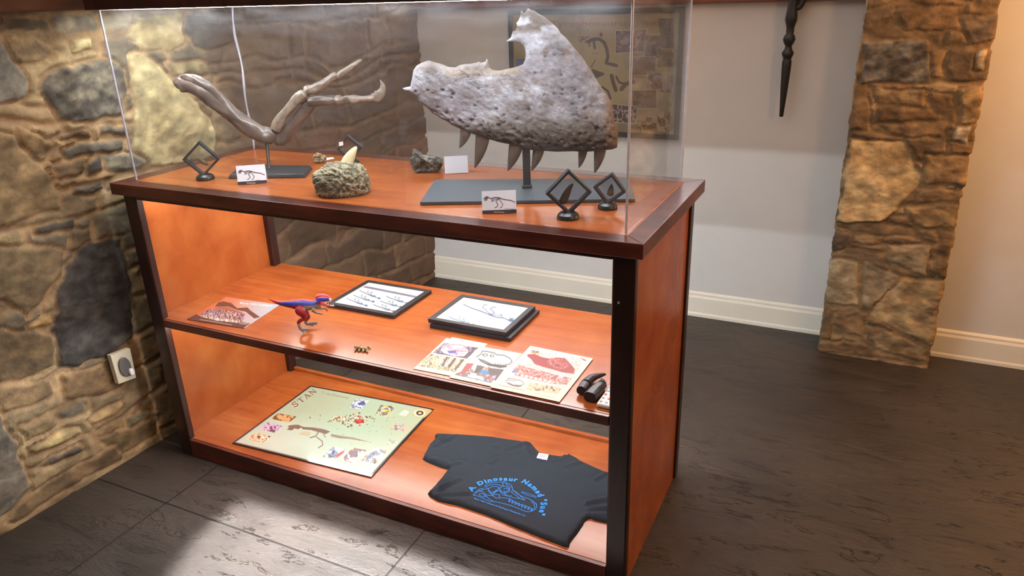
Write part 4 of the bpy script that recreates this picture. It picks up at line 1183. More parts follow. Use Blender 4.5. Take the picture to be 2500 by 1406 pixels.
for ex_, ey_ in ((1715, 788), (1690, 805), (1640, 822)):
    limb([(1602, 780, 15, -0.014), ((1602 + ex_) / 2, (785 + ey_) / 2 - 4, 13, -0.014), (ex_, ey_, 9, -0.016)], flat=1.0)
for ex_, ey_ in ((1805, 708), (1795, 728), (1755, 748)):
    limb([(1680, 725, 14, 0.014), ((1690 + ex_) / 2, (730 + ey_) / 2 - 6, 12, 0.013), (ex_, ey_, 8, 0.012)], flat=1.0)
limb([(1745, 555, 26, -0.014), (1790, 592, 15, -0.017), (1835, 600, 12, -0.019), (1870, 612, 8, -0.02)], flat=1.0)
limb([(1830, 545, 16, 0.012), (1885, 540, 12, 0.014), (1915, 560, 10, 0.014), (1915, 578, 6, 0.014)], flat=1.0)
limb([(1780, 500, 40), (1810, 530, 28), (1840, 520, 20)])
vv = np.array(g.v); vv[:, 2] = np.maximum(vv[:, 2], ZM + 0.0004)
src = obj('body', vv, g.f, plain('toy_source', (100, 100, 100)), toy)
md = src.modifiers.new('fuse', 'REMESH'); md.mode = 'VOXEL'; md.voxel_size = 0.0010
ms = src.modifiers.new('soften', 'SMOOTH'); ms.factor = 0.5; ms.iterations = 3
bpy.context.view_layer.update()
me = bpy.data.meshes.new_from_object(src.evaluated_get(bpy.context.evaluated_depsgraph_get()))
old = src.data; src.modifiers.clear(); src.data = me; bpy.data.meshes.remove(old); me.name = 'body'
nv = len(me.vertices); co = np.empty(nv * 3); me.vertices.foreach_get('co', co); co = co.reshape(-1, 3) + ORG['toy_dinosaur']
x_, y_ = project(co); x_, y_ = (x_ - 400) * 4.808, (y_ - 640) * 4.808
red, blue, grey, pale = np.array((128, 26, 38.0)), np.array((42, 50, 132.0)), np.array((118, 112, 104.0)), np.array((178, 172, 160.0))
cc = np.tile(red, (nv, 1))
nz = fbm(co[:, 0] * 160, co[:, 2] * 160, 3, 3)
sp_y = np.interp(x_, [1215, 1300, 1480, 1600, 1750, 1830], [428, 455, 432, 420, 430, 430])
cc[(y_ > sp_y + 14) & (y_ < sp_y + 85 - (x_ < 1480) * (1480 - x_) * 0.25) & (x_ > 1330) & (x_ < 1800)] = blue
cc[(y_ < sp_y + 20 + 12 * nz) & (x_ < 1800)] = (166, 48, 66)
cc[(x_ > 1640) & (y_ > 500 + (1800 - x_) * 0.1) & (y_ < 625) & (x_ < 1960) & ~((x_ < 1700) & (y_ > 560))] = grey
cc[(x_ > 1780) & (y_ < 470) & (y_ > 415)] = blue
cc[(x_ > 1780) & (y_ <= 418)] = (186, 66, 82)
cc[(x_ > 1840) & (y_ > 462) & (y_ < 530)] = (190, 90, 92)
cc[(x_ > 1940) & (y_ < 470)] = pale
cc[(x_ > 1960) & (y_ > 500) & (y_ < 530)] = pale
cc[(y_ > 690) & (x_ > 1640)] = (126, 130, 120); cc[(y_ > 725)] = (128, 132, 122)
cc = cc * (0.8 + 0.4 * nz[:, None])
at_ = me.color_attributes.new('Col', 'FLOAT_COLOR', 'POINT'); c4 = np.ones((nv, 4)); c4[:, :3] = lin_arr(cc); at_.data.foreach_set('color', c4.ravel().astype(np.float32))
me.materials.clear(); me.materials.append(attr_mat('painted_toy_plastic', 0.42, 0.5, bump=0.2, scale=420, dist=0.0008))
me.polygons.foreach_set('use_smooth', [True] * len(me.polygons))
P, R = [], []
for x, y, r in ((1786, 430, 6), (1800, 400, 18), (1850, 388, 20), (1900, 394, 15), (1945, 412, 8), (1965, 425, 4)):
    P.append(pd.at(c1(x, y))); R.append(r / 4.808 * pd.m(c1(x, y)))
v, f = tube(P, R, n=10, sub=4, flat=0.9, flatdir=pd.n, noise=0.12, seed=4)
obj('crest', v, f, plain('toy_crest_red', (196, 76, 88), 0.4, noise=0.2, scale=200), toy, smooth=True)
for k, (x0, y0, dy) in enumerate([(1880, 468, 1), (1905, 466, 1), (1930, 462, 1), (1955, 455, 1), (1900, 486, -1), (1930, 494, -1), (1960, 500, -1), (1985, 503, -1)]):
    a_, b_ = pd.at(c1(x0, y0 - 3 * dy), -0.003), pd.at(c1(x0 + 3, y0 + 13 * dy), -0.003)
    v, f = tube([a_, b_], [0.0011, 0.0003], n=6, sub=1)
    obj('tooth', v, f, MAT_WHITE, src)

# framed line drawings
MAT_FRAMEBLK = plain('black_frame_wood', (34, 35, 39), 0.38, noise=0.1, scale=80)


def framed(x0, y0, x1, y1, z, th, label, draw=None, bord=0.016, rot=0.0):
    r = thing('picture_frame', ((x0 + x1) / 2, (y0 + y1) / 2, z), label, 'picture frame', 'black framed drawings on the middle shelf')
    cx_, cy_ = (x0 + x1) / 2, (y0 + y1) / 2; ca, sa = math.cos(rot), math.sin(rot)
    T = lambda x, y, zz: (cx_ + (x - cx_) * ca - (y - cy_) * sa, cy_ + (x - cx_) * sa + (y - cy_) * ca, zz)
    o = [(x0, y0), (x1, y0), (x1, y1), (x0, y1)]; i = [(x0 + bord, y0 + bord), (x1 - bord, y0 + bord), (x1 - bord, y1 - bord), (x0 + bord, y1 - bord)]
    g = G(); v = []
    for ring, zz in ((o, z + 0.0002), (o, z + th), (i, z + th), (i, z + 0.0002)):
        v += [T(p[0], p[1], zz) for p in ring]
    f = []
    for lay in range(4):
        for k in range(4):
            a, b = lay * 4, ((lay + 1) % 4) * 4
            f.append((a + k, a + (k + 1) % 4, b + (k + 1) % 4, b + k))
    g.add(v, f).obj('frame', MAT_FRAMEBLK, r, bevel=0.0012)
    zz = z + th - 0.002
    sh = Sheet([T(i[3][0], i[3][1], zz), T(i[2][0], i[2][1], zz), T(i[1][0], i[1][1], zz), T(i[0][0], i[0][1], zz)], 0.0007, (240, 240, 232))
    if draw: draw(sh)
    sh.obj('drawing', MAT_GLOSSPRINT, r, thick=th - 0.003, org=(cx_, cy_, z))
    return r


cf = crop(4.464, 780, 660)
INK = (76, 104, 146)


def six(sh):
    sh.f = cf; sh.poly([(470, 185), (500, 168), (1085, 285), (1060, 302)], (128, 132, 160)); sh.f = ident
    for tail, head in (((425, 228), (655, 300)), ((360, 280), (590, 335)), ((285, 315), (515, 378)), ((720, 295), (960, 352)), ((655, 345), (890, 392)), ((580, 385), (815, 440))):
        t_, h_ = np.array(cf(*tail)), np.array(cf(*head)); sh.skeleton(h_ + (1, -9), t_ - h_, (3, 15), INK, 0.8)


def two(sh):
    t_, h_ = np.array(cf(1545, 405)), np.array(cf(2110, 540)); sh.skeleton(h_ + (2, -22), t_ - h_, (8, 34), INK, 1.1)
    t_, h_ = np.array(cf(1400, 520)), np.array(cf(1690, 590)); sh.skeleton(h_ + (1, -10), t_ - h_, (3, 16), INK, 0.8)


framed(0.4745, 0.2835, 0.7205, 0.4955, ZM, 0.0125, 'black frame with six small skeleton drawings and a grey header', six)
framed(0.850, 0.272, 1.1025, 0.476, ZM, 0.0125, 'lower black frame, lying under the frame with two skeleton drawings', None, rot=0.012)
framed(0.8425, 0.277, 1.0905, 0.473, ZM + 0.0128, 0.0125, 'black frame with one large and one small skeleton drawing, stacked on another frame', two)

# tiny figure
pf = Plane((885, 857), ZM)
g = G()
for pts in ([(868, 848, 4.5), (876, 851, 5.0), (884, 852, 3.6), (891, 852, 4.6), (897, 855, 4.0)], [(884, 852, 3), (882, 846, 2.6), (880, 842, 1.6)], [(891, 852, 3), (897, 847, 3), (903, 847, 2.4), (904, 850, 1.4)],
            [(872, 851, 3), (867, 854, 2.2), (866, 858, 1.4)], [(888, 854, 3), (886, 858, 2.2)], [(895, 855, 3), (897, 859, 2)], [(878, 852, 3), (876, 857, 2)]):
    P, R = [], []
    for x, y, r in pts:
        q = on_z((x, y + 3), ZM); P.append(q + np.array([0, 0, r * pf.m((x, y)) + 0.001])); R.append(r * pf.m((x, y)) * 0.95)
    v, f = tube(P, R, n=10, sub=4, noise=0.14, seed=len(pts)); g.add(v, f)
vv = np.array(g.v); vv[:, 2] = np.maximum(vv[:, 2], ZM + 0.0003)
fo_ = obj('figurine', vv, g.f, plain('pewter_tan', (142, 124, 92), 0.4, noise=0.5, scale=110, bump=0.2), org=pf.o, smooth=True)
tag(fo_, 'tiny knobbly tan figurine near the front edge of the middle shelf', 'figurine')

# photo sheets
cs = crop(4.31, 980, 800)


def sheet_thing(corners, z, label, draw, cell=0.0007):
    sh = Sheet([on_z(p, z) for p in corners], cell, (250, 244, 226)); sh.f = cs; draw(sh)
    o = sh.obj('photo_sheet', MAT_PRINT, None, thick=0.0005, org=on_z(corners[3], z - 0.0005))
    return tag(o, label, 'photo sheet', 'printed sheets on the middle shelf')


def s_left(sh):
    sh.rot([(445, 160), (810, 210), (690, 325), (330, 265)], [(40, 26, 40), (90, 70, 90), (60, 40, 60), (150, 130, 150)], 0.16, 5)
    sh.poly([(430, 200), (500, 170), (600, 175), (680, 200), (710, 250), (660, 300), (560, 300), (450, 270), (410, 235)], (226, 218, 224))
    sh.rot([(480, 190), (600, 185), (690, 215), (680, 270), (600, 295), (480, 260)], [(250, 246, 246), (206, 190, 196), (170, 180, 220), (196, 120, 110), (240, 236, 240)], 0.2, 7, 0.8, 1.4)
    sh.poly([(490, 240), (570, 240), (580, 265), (500, 270)], (72, 84, 190))
    sh.line([(430, 215), (520, 172), (640, 182), (705, 230)], 1.2, (120, 70, 90)); sh.line([(560, 235), (640, 250), (700, 245)], 1.2, (176, 70, 60))
    sh.rot([(310, 275), (685, 340), (560, 470), (170, 400)], [(60, 30, 26), (240, 222, 176), (236, 206, 130), (252, 246, 226), (70, 44, 36), (220, 190, 130)], 0.30, 9, 1.5, 0.7)
    for k in range(6):
        x = 430 + k * 42; sh.poly([(x, 300 + k * 6), (x + 24, 304 + k * 6), (x - 30 - k * 8, 400 + k * 9), (x - 42 - k * 8, 392 + k * 9)], (70, 26, 24) if k % 2 else (246, 238, 220))
    sh.line([(410, 380), (440, 395), (460, 430)], 1.6, (60, 110, 170))


def skull(sh, o, k, c, wd=1.1):
    """outlined carnivore skull, snout to the right, drawn on the slanted sheet"""
    T = lambda pts: [(o[0] + x * k, o[1] + y * k) for x, y in pts]
    sh.poly(T([(0, 62), (50, 30), (60, 0), (110, 5), (190, 20), (210, 40), (290, 45), (350, 75), (375, 110), (345, 140), (300, 150), (310, 175), (240, 175), (130, 150), (60, 115), (10, 80)]), (252, 250, 240))
    sh.line(T([(0, 62), (50, 30), (60, 0), (110, 5), (190, 20), (210, 40), (290, 45), (350, 75), (375, 110), (345, 140), (300, 148)]), wd * 1.6, c)
    for e in ((92, 42, 30, 15), (165, 50, 24, 16)):
        x, y = T([(e[0], e[1])])[0]; sh.ell(x, y, e[2] * k / 4.31, e[3] * k / 4.31, c); sh.ell(x + 2 * k, y, e[2] * 0.62 * k / 4.31, e[3] * 0.6 * k / 4.31, (252, 250, 240))
    sh.poly(T([(10, 75), (80, 95), (160, 135), (300, 150), (330, 168), (250, 178), (130, 155), (50, 115)]), c)
    sh.poly(T([(30, 85), (90, 105), (140, 138), (80, 120)]), (120, 116, 110))
    for q in range(5): sh.line(T([(200 + q * 28, 120 + q * 4), (198 + q * 28, 142 + q * 3)]), wd, c)


def s_mid(sh):
    skull(sh, (790, 245), 1.0, (34, 30, 30), 1.2)
    sh.rot([(700, 370), (1085, 440), (940, 580), (560, 495)], [(214, 208, 200), (240, 236, 230), (120, 100, 100), (226, 220, 216)], 0.12, 15)
    sh.poly([(690, 372), (765, 378), (660, 495), (610, 488)], (170, 62, 54)); sh.poly([(800, 398), (880, 410), (800, 480), (760, 475)], (70, 50, 46))
    sh.poly([(900, 420), (1080, 440), (990, 560), (930, 500)], (78, 54, 60))
    sh.rot([(880, 490), (1000, 500), (960, 575), (860, 560)], [(196, 80, 60), (226, 170, 150), (110, 60, 70), (200, 190, 210)], 0.3, 17)
    sh.poly([(845, 440), (900, 445), (930, 480), (870, 490), (830, 480)], (40, 130, 196)); sh.ell(895, 432, 5, 4, (220, 140, 100))
    sh.poly([(700, 490), (850, 510), (850, 540), (700, 525)], (250, 246, 240)); sh.line([(570, 490), (800, 545), (940, 578)], 1.4, (90, 100, 150))


def s_right(sh):
    sh.rot([(1375, 235), (1490, 250), (1470, 285), (1350, 262)], [(96, 60, 40), (210, 180, 130), (130, 90, 60), (230, 210, 170)], 0.3, 21)
    sh.rot([(1480, 250), (1940, 330), (1800, 520), (1700, 610), (1170, 500), (1290, 330)], [(252, 246, 232), (252, 246, 232), (252, 246, 232), (196, 150, 140), (250, 244, 230)], 0.55, 23, 0.9, 1.6)
    d = sh.poly([(1325, 280), (1400, 275), (1480, 310), (1560, 325), (1640, 315), (1720, 320), (1790, 390), (1825, 440), (1815, 485), (1700, 470), (1560, 430), (1480, 410), (1400, 380), (1365, 330), (1325, 300)], (162, 44, 44))
    sh.rot([(1500, 330), (1640, 320), (1730, 340), (1780, 400), (1700, 440), (1580, 410)], [(150, 36, 38), (176, 60, 58), (226, 150, 146), (168, 50, 48), (140, 30, 34)], 0.42, 25)
    sh.rot([(1235, 385), (1330, 420), (1500, 460), (1640, 500), (1790, 530), (1740, 600), (1560, 585), (1380, 545), (1200, 500), (1180, 440)], [(150, 50, 54), (226, 180, 168), (196, 90, 84), (250, 240, 226), (176, 66, 60)], 0.32, 27, 0.8, 1.3)
    for k in range(7): sh.ell(1270 + k * 48, 500 + k * 11, 4.2, 3.0, (250, 238, 220))
    sh.poly([(1160, 455), (1215, 445), (1230, 460), (1170, 475)], (96, 110, 200)); sh.poly([(1660, 500), (1710, 505), (1700, 535), (1650, 530)], (200, 204, 236))
    sh.poly([(1880, 315), (1945, 340), (1930, 352)], (170, 60, 60))
    sh.line([(1020, 600), (1290, 660)], 0.9, (130, 80, 60)); skull(sh, (1095, 530), 0.52, (60, 44, 40), 0.8)
    sh.rot([(1350, 575), (1690, 635), (1640, 695), (1310, 650)], [(120, 60, 44), (250, 236, 200), (226, 190, 120), (250, 240, 220), (150, 80, 60)], 0.28, 31, 0.8, 1.1)
    sh.line([(1400, 690), (1620, 738)], 0.7, (190, 160, 140))


Z1 = ZM + 0.0009
sheet_thing(((1104, 823), (1190, 839), (1108, 919), (1016, 899)), Z1, 'blank-looking white sheet peeking out under the leftmost photo sheet', lambda sh: None)
sheet_thing(((1090, 825), (1178, 842), (1103, 918), (1009, 900)), Z1 + 0.0007, 'leftmost white sheet with a blue-white skull photo above a bone heap photo', s_left)
sheet_thing(((1181, 847), (1275, 863), (1199, 943), (1096, 921)), Z1 + 0.0014, 'middle white sheet with a black skull drawing above a photo of a person in blue', s_mid)
sheet_thing(((1295, 844), (1448, 875), (1366, 981), (1197, 945)), Z1 + 0.0021, 'largest white sheet with big red jaw photos, rightmost on the middle shelf', s_right)

# black claws
MAT_CLAW = plain('black_rubbery_claw', (38, 41, 47), 0.45, 0.5, noise=0.3, scale=60, bump=0.35)
ck = crop(10.04, 1400, 880)


def claw(pts, label):
    P, R = [], []
    for x, y, r in pts:
        p = ck(x, y); q = on_z(p, ZM + 0.014); m_ = 1 / FPX * np.linalg.norm(q - CAM)
        P.append(q); R.append(r / 10.04 * m_)
    v, f = tube(P, R, n=14, sub=6, flat=1.0, noise=0.05, seed=2, cap=False)
    v = np.array(v); v[:, 2] = ZM + 0.014 + np.clip((v[:, 2] - ZM - 0.014) * 0.95, -0.0137, 0.0125)
    n = 14; f.append(list(range(n))[::-1]); f.append([len(v) - n + k for k in range(n)])
    o = obj('black_claw', v, f, MAT_CLAW, org=(P[0][0], P[0][1], ZM), smooth=False, bevel=0.0008)
    return tag(o, label, 'claw', 'black claws on the middle shelf')


claw([(190, 740, 128), (290, 590, 122), (400, 470, 112), (520, 400, 92), (640, 365, 66), (740, 345, 42), (805, 342, 14)], 'black curved claw lying nearer the photo sheet, hooked tip to the right')
claw([(395, 900, 168), (510, 780, 160), (610, 690, 150), (690, 600, 118), (710, 520, 76), (690, 460, 30)], 'black curved claw lying beside the white remote control')

# remote control
rc = thing('remote_control', (1.452, 0.11, ZM), 'white remote control with orange and grey buttons, half behind the right post', 'remote control')
G().box(1.4305, 0.045, ZM + 0.0004, 1.4715, 0.175, ZM + 0.011).obj('body', plain('white_plastic', (232, 230, 226), 0.35), rc, bevel=0.004, seg=3)
MAT_BTN = plain('grey_button', (170, 168, 170), 0.5); MAT_BTNR = plain('orange_button', (204, 84, 50), 0.5)
for r_ in range(6):
    for c_ in range(3):
        x, y = 1.4375 + c_ * 0.0135, 0.057 + r_ * 0.017
        v, f = lathe((x, y), [(0.0036, ZM + 0.0105), (0.0036, ZM + 0.0117), (0.0026, ZM + 0.0122)], 12)
        obj('button', v, f, MAT_BTNR if (r_, c_) in ((1, 1), (2, 0)) else MAT_BTN, rc)

# ------------------------------------------------------------------ bottom shelf: laminated poster
cp = crop(4.464, 540, 900)
po_c = [on_z(p, ZB + 0.004) for p in ((758, 941), (1059, 998), (906, 1164), (567, 1081))]
lam = thing('laminated_poster', tuple(np.mean(po_c, 0) * np.array([1, 1, 0]) + np.array([0, 0, ZB])), 'pale green poster headed STAN lying on the bottom shelf', 'poster')
st = Sheet([p for p in po_c], 0.0011, (172, 184, 156)); st.f = cp; st.ink = 0.78
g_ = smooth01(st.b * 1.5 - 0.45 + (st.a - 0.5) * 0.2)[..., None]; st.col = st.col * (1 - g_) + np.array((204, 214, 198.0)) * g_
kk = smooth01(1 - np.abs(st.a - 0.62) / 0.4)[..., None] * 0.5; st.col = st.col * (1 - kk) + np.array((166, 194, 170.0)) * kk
edge_ = np.minimum(np.minimum(st.a * 0.5, (1 - st.a) * 0.5), np.minimum(st.b * 0.4, (1 - st.b) * 0.4)); st.put((0.007 - edge_) / 0.0015, (26, 24, 30))
st.put(((edge_ > 0.0074) & (edge_ < 0.0095)) * 0.6, (150, 140, 130))
PH = [([(625, 485), (820, 522), (740, 588), (540, 545)], [(90, 58, 40), (150, 100, 60), (120, 80, 50), (210, 160, 110)]),
      ([(510, 585), (675, 630), (575, 697), (412, 652)], [(70, 40, 60), (190, 150, 200), (226, 190, 220), (110, 60, 80)]),
      ([(380, 695), (555, 740), (470, 810), (278, 768)], [(90, 60, 44), (250, 240, 220), (226, 150, 80), (250, 244, 230), (200, 120, 60)]),
      ([(1465, 332), (1610, 345), (1530, 445), (1392, 418)], [(236, 240, 244), (250, 246, 240), (96, 110, 150), (240, 232, 216)]),
      ([(1740, 395), (1910, 412), (1800, 518), (1682, 498)], [(50, 50, 54), (150, 150, 150), (90, 88, 84), (196, 200, 206), (200, 180, 60)]),
      ([(1890, 590), (2072, 630), (2010, 692), (1830, 655)], [(60, 60, 76), (230, 234, 240), (120, 120, 130), (196, 176, 150)]),
      ([(1215, 848), (1372, 882), (1268, 972), (1102, 965)], [(60, 70, 96), (130, 146, 180), (206, 214, 226)]),
      ([(1432, 860), (1582, 888), (1440, 1030), (1310, 992)], [(60, 56, 70), (110, 120, 150), (150, 110, 90), (220, 224, 236)]),
      ([(1665, 862), (1808, 892), (1682, 1035), (1520, 1000)], [(120, 96, 80), (200, 190, 180), (110, 130, 160), (226, 220, 214)])]
for k, (q, c) in enumerate(PH): st.rot(q, c, 0.22, 70 + k)
st.poly([(1490, 375), (1560, 345), (1570, 390), (1500, 400)], (70, 90, 150)); st.poly([(1770, 440), (1830, 450), (1790, 480)], (214, 190, 40)); st.poly([(1250, 940), (1350, 885), (1330, 920), (1270, 965)], (176, 50, 50))
for k in range(19):
    t_ = k / 18; x0, y0 = 1085 - 285 * t_, 325 + 135 * t_; st.line([(x0, y0), (x0 + 290 - 15 * t_, y0 + 62)], 0.55, (176, 172, 140))
SKB = (118, 92, 80)
st.poly([(715, 665), (740, 640), (725, 632), (740, 618), (800, 610), (850, 612), (870, 640), (840, 660), (800, 650), (770, 672)], SKB)
st.poly([(850, 618), (900, 635), (1000, 640), (1120, 660), (1190, 685), (1140, 712), (1060, 690), (980, 668), (890, 660)], SKB)
st.line([(1060, 690), (1030, 735), (970, 752)], 2.6, SKB); st.line([(1040, 745), (1100, 790), (1108, 830), (1060, 862)], 2.4, SKB); st.line([(1110, 700), (1135, 748)], 2.0, SKB)
st.poly([(1195, 710), (1300, 730), (1440, 750), (1630, 800), (1500, 782), (1380, 762), (1280, 758), (1200, 735)], (150, 128, 108))
for k in range(12): st.line([(1205 + k * 17, 715 + k * 4), (1198 + k * 17, 742 + k * 2)], 1.0, SKB)
st.poly([(900, 680), (980, 690), (960, 740), (840, 715)], (190, 178, 146))
rng = np.random.RandomState(9)
for k in range(70):
    x, y = 1420 + rng.randn() * 130, 555 + rng.randn() * 38; st.ell(x, y, rng.uniform(0.6, 3.4), rng.uniform(0.5, 2.2), (176, 52, 48) if 1420 < x < 1570 and rng.rand() < 0.6 else (120, 84, 66))
st.rot([(1205, 530), (1260, 515), (1340, 515), (1360, 560), (1300, 580), (1210, 565)], [(110, 76, 60), (140, 104, 84), (204, 206, 172)], 0.5, 90)
st.rot([(1450, 550), (1550, 550), (1560, 590), (1470, 600)], [(170, 40, 40), (204, 90, 80), (150, 40, 40)], 0.5, 91)
for k in range(26): st.ell(rng.uniform(1250, 1900), rng.uniform(420, 830), rng.uniform(0.5, 1.8), 0.6, (130, 104, 84))
st.poly([(2080, 500), (2110, 440), (2180, 430), (2310, 455), (2215, 535), (2120, 530)], (186, 170, 130))
st.ell(2160, 483, 14, 9, (226, 216, 180)); st.ell(2165, 483, 9, 6, (70, 52, 40)); st.ell(2166, 483, 4.5, 3, (200, 186, 150))
st.rot([(1930, 500), (2000, 445), (2050, 470), (2010, 520)], [(226, 228, 200), (240, 240, 220), (206, 206, 172)], 0.4, 93)
st.line([(1840, 765), (1835, 780), (1860, 795), (1890, 785)], 1.0, (120, 90, 70)); st.line([(1860, 812), (1890, 806)], 1.0, (120, 90, 70))
lam_print = st.obj('print', MAT_GLOSSPRINT, lam, thick=0.0035, org=ORG[lam.name])
MAT_MAROON = plain('maroon_ink', (112, 40, 38), 0.5); MAT_BROWNINK = plain('brown_ink', (112, 94, 70), 0.5)
# serif capitals of the heading, drawn as strokes: (points, stroke width) in a 1 x 1 box
SER = {'S': [([(0.86, 0.72), (0.84, 0.9), (0.6, 0.98), (0.36, 0.96), (0.2, 0.8), (0.26, 0.63), (0.5, 0.52), (0.74, 0.4), (0.82, 0.22), (0.62, 0.04), (0.34, 0.03), (0.16, 0.12), (0.14, 0.3)], 0.15)],
       'T': [([(0.5, 0.04), (0.5, 0.95)], 0.17), ([(0.04, 0.94), (0.96, 0.94)], 0.1), ([(0.06, 0.95), (0.06, 0.74)], 0.07), ([(0.94, 0.95), (0.94, 0.74)], 0.07), ([(0.28, 0.03), (0.72, 0.03)], 0.06)],
       'A': [([(0.1, 0.03), (0.48, 0.97)], 0.08), ([(0.48, 0.97), (0.88, 0.03)], 0.17), ([(0.26, 0.35), (0.72, 0.35)], 0.07), ([(-0.02, 0.03), (0.26, 0.03)], 0.06), ([(0.68, 0.03), (1.04, 0.03)], 0.06)],
       'N': [([(0.14, 0.03), (0.14, 0.97)], 0.09), ([(0.14, 0.97), (0.86, 0.03)], 0.17), ([(0.86, 0.03), (0.86, 0.97)], 0.09), ([(0.0, 0.03), (0.3, 0.03)], 0.06), ([(0.0, 0.97), (0.2, 0.97)], 0.06), ([(0.72, 0.97), (1.0, 0.97)], 0.06)]}


def strokes(g, paths, T, lift_=None):
    """flat ribbons following 2-d paths, T maps (x, y) to the world, widths in the same units"""
    for pts, wd in paths:
        P = np.array(pts, float)
        if len(P) > 3: P = catmull(P, 3)
        vl, vr = [], []
        for i in range(len(P)):
            d = P[min(i + 1, len(P) - 1)] - P[max(i - 1, 0)]; d /= np.linalg.norm(d) + 1e-9; nrm = np.array([-d[1], d[0]]) * wd / 2
            vl.append(T(*(P[i] + nrm))); vr.append(T(*(P[i] - nrm)))
        m = len(P)
        g.add(vl + vr, [(i, i + 1, m + i + 1, m + i) for i in range(m - 1)])


za = ZB + 0.0046
s0, s1 = on_z(cp(800, 425), za), on_z(cp(1045, 252), za); up0 = on_z(cp(755, 388), za) - s0
adv = (s1 - s0) / 3.75
g = G()
for k, ch in enumerate('STAN'):
    o_ = s0 + adv * (k * 0.98)
    strokes(g, SER[ch], lambda x, y, o_=o_: o_ + adv * 0.80 * x + up0 * y)
g.obj('lettering', MAT_MAROON, lam_print)
a_, b_, u_ = on_z(cp(1088, 268), za), on_z(cp(1385, 330), za), on_z(cp(1100, 240), za)
letters('T. rex Discovery', a_, (b_ - a_) / np.linalg.norm(b_ - a_), (u_ - a_) * 1.15, MAT_BROWNINK, 'lettering', lam_print, width=np.linalg.norm(b_ - a_))

# ------------------------------------------------------------------ t-shirt
ct = crop(4.2615, 1000, 1020)
SH = [(262, 160), (300, 154), (480, 162), (700, 176), (850, 188), (1000, 210), (1170, 234), (1240, 243), (1275, 252), (1305, 290), (1345, 330), (1400, 348), (1470, 358), (1560, 371), (1632, 380), (1652, 350),
      (1700, 382), (1790, 440), (1900, 492), (2000, 535), (2090, 570), (2130, 760), (2105, 930), (2085, 1070), (2000, 1056), (1930, 1038), (1885, 1018), (1850, 1026), (1818, 1058), (1800, 1095), (1745, 1175), (1690, 1240), (1668, 1275), (1660, 1318),
      (1610, 1312), (1400, 1232), (1100, 1112), (800, 985), (500, 885), (300, 842), (205, 790), (186, 760), (215, 730), (260, 690), (330, 610), (385, 535), (412, 512),
      (340, 497), (250, 462), (165, 427), (132, 402), (165, 340), (200, 270), (235, 230), (265, 205)]
ZS = ZB + 0.010
pts = [on_z(ct(*p), ZS) for p in SH]
lim = L - OV - 0.03
shirt_poly = [(min(p[0], lim), p[1]) for p in pts]
NECK = [on_z(ct(*p), ZS)[:2] for p in [(1225, 262), (1228, 320), (1250, 375), (1310, 420), (1390, 440), (1480, 442), (1570, 425), (1625, 395), (1560, 371), (1470, 358), (1345, 330), (1275, 252)]]
NECK = [tuple(p) for p in NECK]
CRE = [((270, 290), (430, 200), 0.006), ((300, 250), (420, 230), 0.004), ((1000, 330), (1200, 260), 0.004), ((850, 470), (900, 430), 0.004), ((880, 290), (910, 310), 0.004), ((230, 770), (400, 690), 0.007), ((260, 800), (620, 790), 0.006),
       ((400, 500), (520, 470), 0.005), ((1850, 880), (2040, 850), 0.007), ((1870, 950), (2060, 940), 0.006), ((1860, 1000), (2040, 1010), 0.005), ((1940, 640), (2040, 580), 0.005), ((1620, 510), (1760, 470), 0.004), ((330, 720), (520, 640), 0.005), ((250, 430), (400, 470), 0.004)]
CREW = [(np.array(on_z(ct(*a), ZS)[:2]), np.array(on_z(ct(*b), ZS)[:2]), h) for a, b, h in CRE]


def shirt_h(x, y, d=None):
    if d is None: d = np.maximum(poly_dist(x, y, shirt_poly), 0)
    h = 0.0125 * np.sqrt(np.maximum(0, 1 - (1 - np.minimum(d / 0.011, 1)) ** 2))
    h = h + (fbm(x * 14, y * 14, 3, 2) - 0.5) * 0.0035 * np.minimum(d / 0.02, 1)
    for a, b, hh in CREW:
        e = b - a; t = np.clip(((x - a[0]) * e[0] + (y - a[1]) * e[1]) / (e @ e), 0, 1)
        r = np.hypot(x - a[0] - t * e[0], y - a[1] - t * e[1]); h = h + hh * np.exp(-(r / 0.007) ** 2) * np.minimum(d / 0.012, 1) - hh * 0.5 * np.exp(-((r - 0.012) / 0.007) ** 2) * np.minimum(d / 0.012, 1)
    dn = poly_dist(x, y, NECK)
    h = h - 0.0085 * smooth01((dn + 0.001) / 0.003)
    h = h + 0.0014 * np.exp(-((dn + 0.004) / 0.003) ** 2) + 0.003 * np.exp(-((dn + 0.016) / 0.002) ** 2) * (-1.0)
    return np.maximum(h, 0.0006 * (d > 0))


vo, fo, dd, bd, _ = cdt_mesh(shirt_poly, 0.0058)
hh = shirt_h(vo[:, 0], vo[:, 1], dd)
front = np.stack([vo[:, 0], vo[:, 1], ZB + 0.0005 + hh], -1); backp = np.stack([vo[:, 0], vo[:, 1], np.full(len(vo), ZB + 0.0003)], -1)
v, f = two_sided(vo, fo, bd, front, backp)
shirt = thing('folded_t_shirt', (1.1, 0.22, ZB), 'black t-shirt with blue dinosaur skull print spread on the bottom shelf', 't-shirt')
MAT_CLOTH = plain('black_cotton', (40, 47, 56), 0.85, 0.25, noise=0.12, scale=500, bump=0.25)
cloth = obj('cloth', v, f, MAT_CLOTH, shirt, smooth=True)


def on_shirt(p, up=0.0009):
    q = on_z(p, ZB + 0.0125); return np.array([q[0], q[1], ZB + 0.0005 + float(shirt_h(np.array([q[0]]), np.array([q[1]]))[0]) + up])


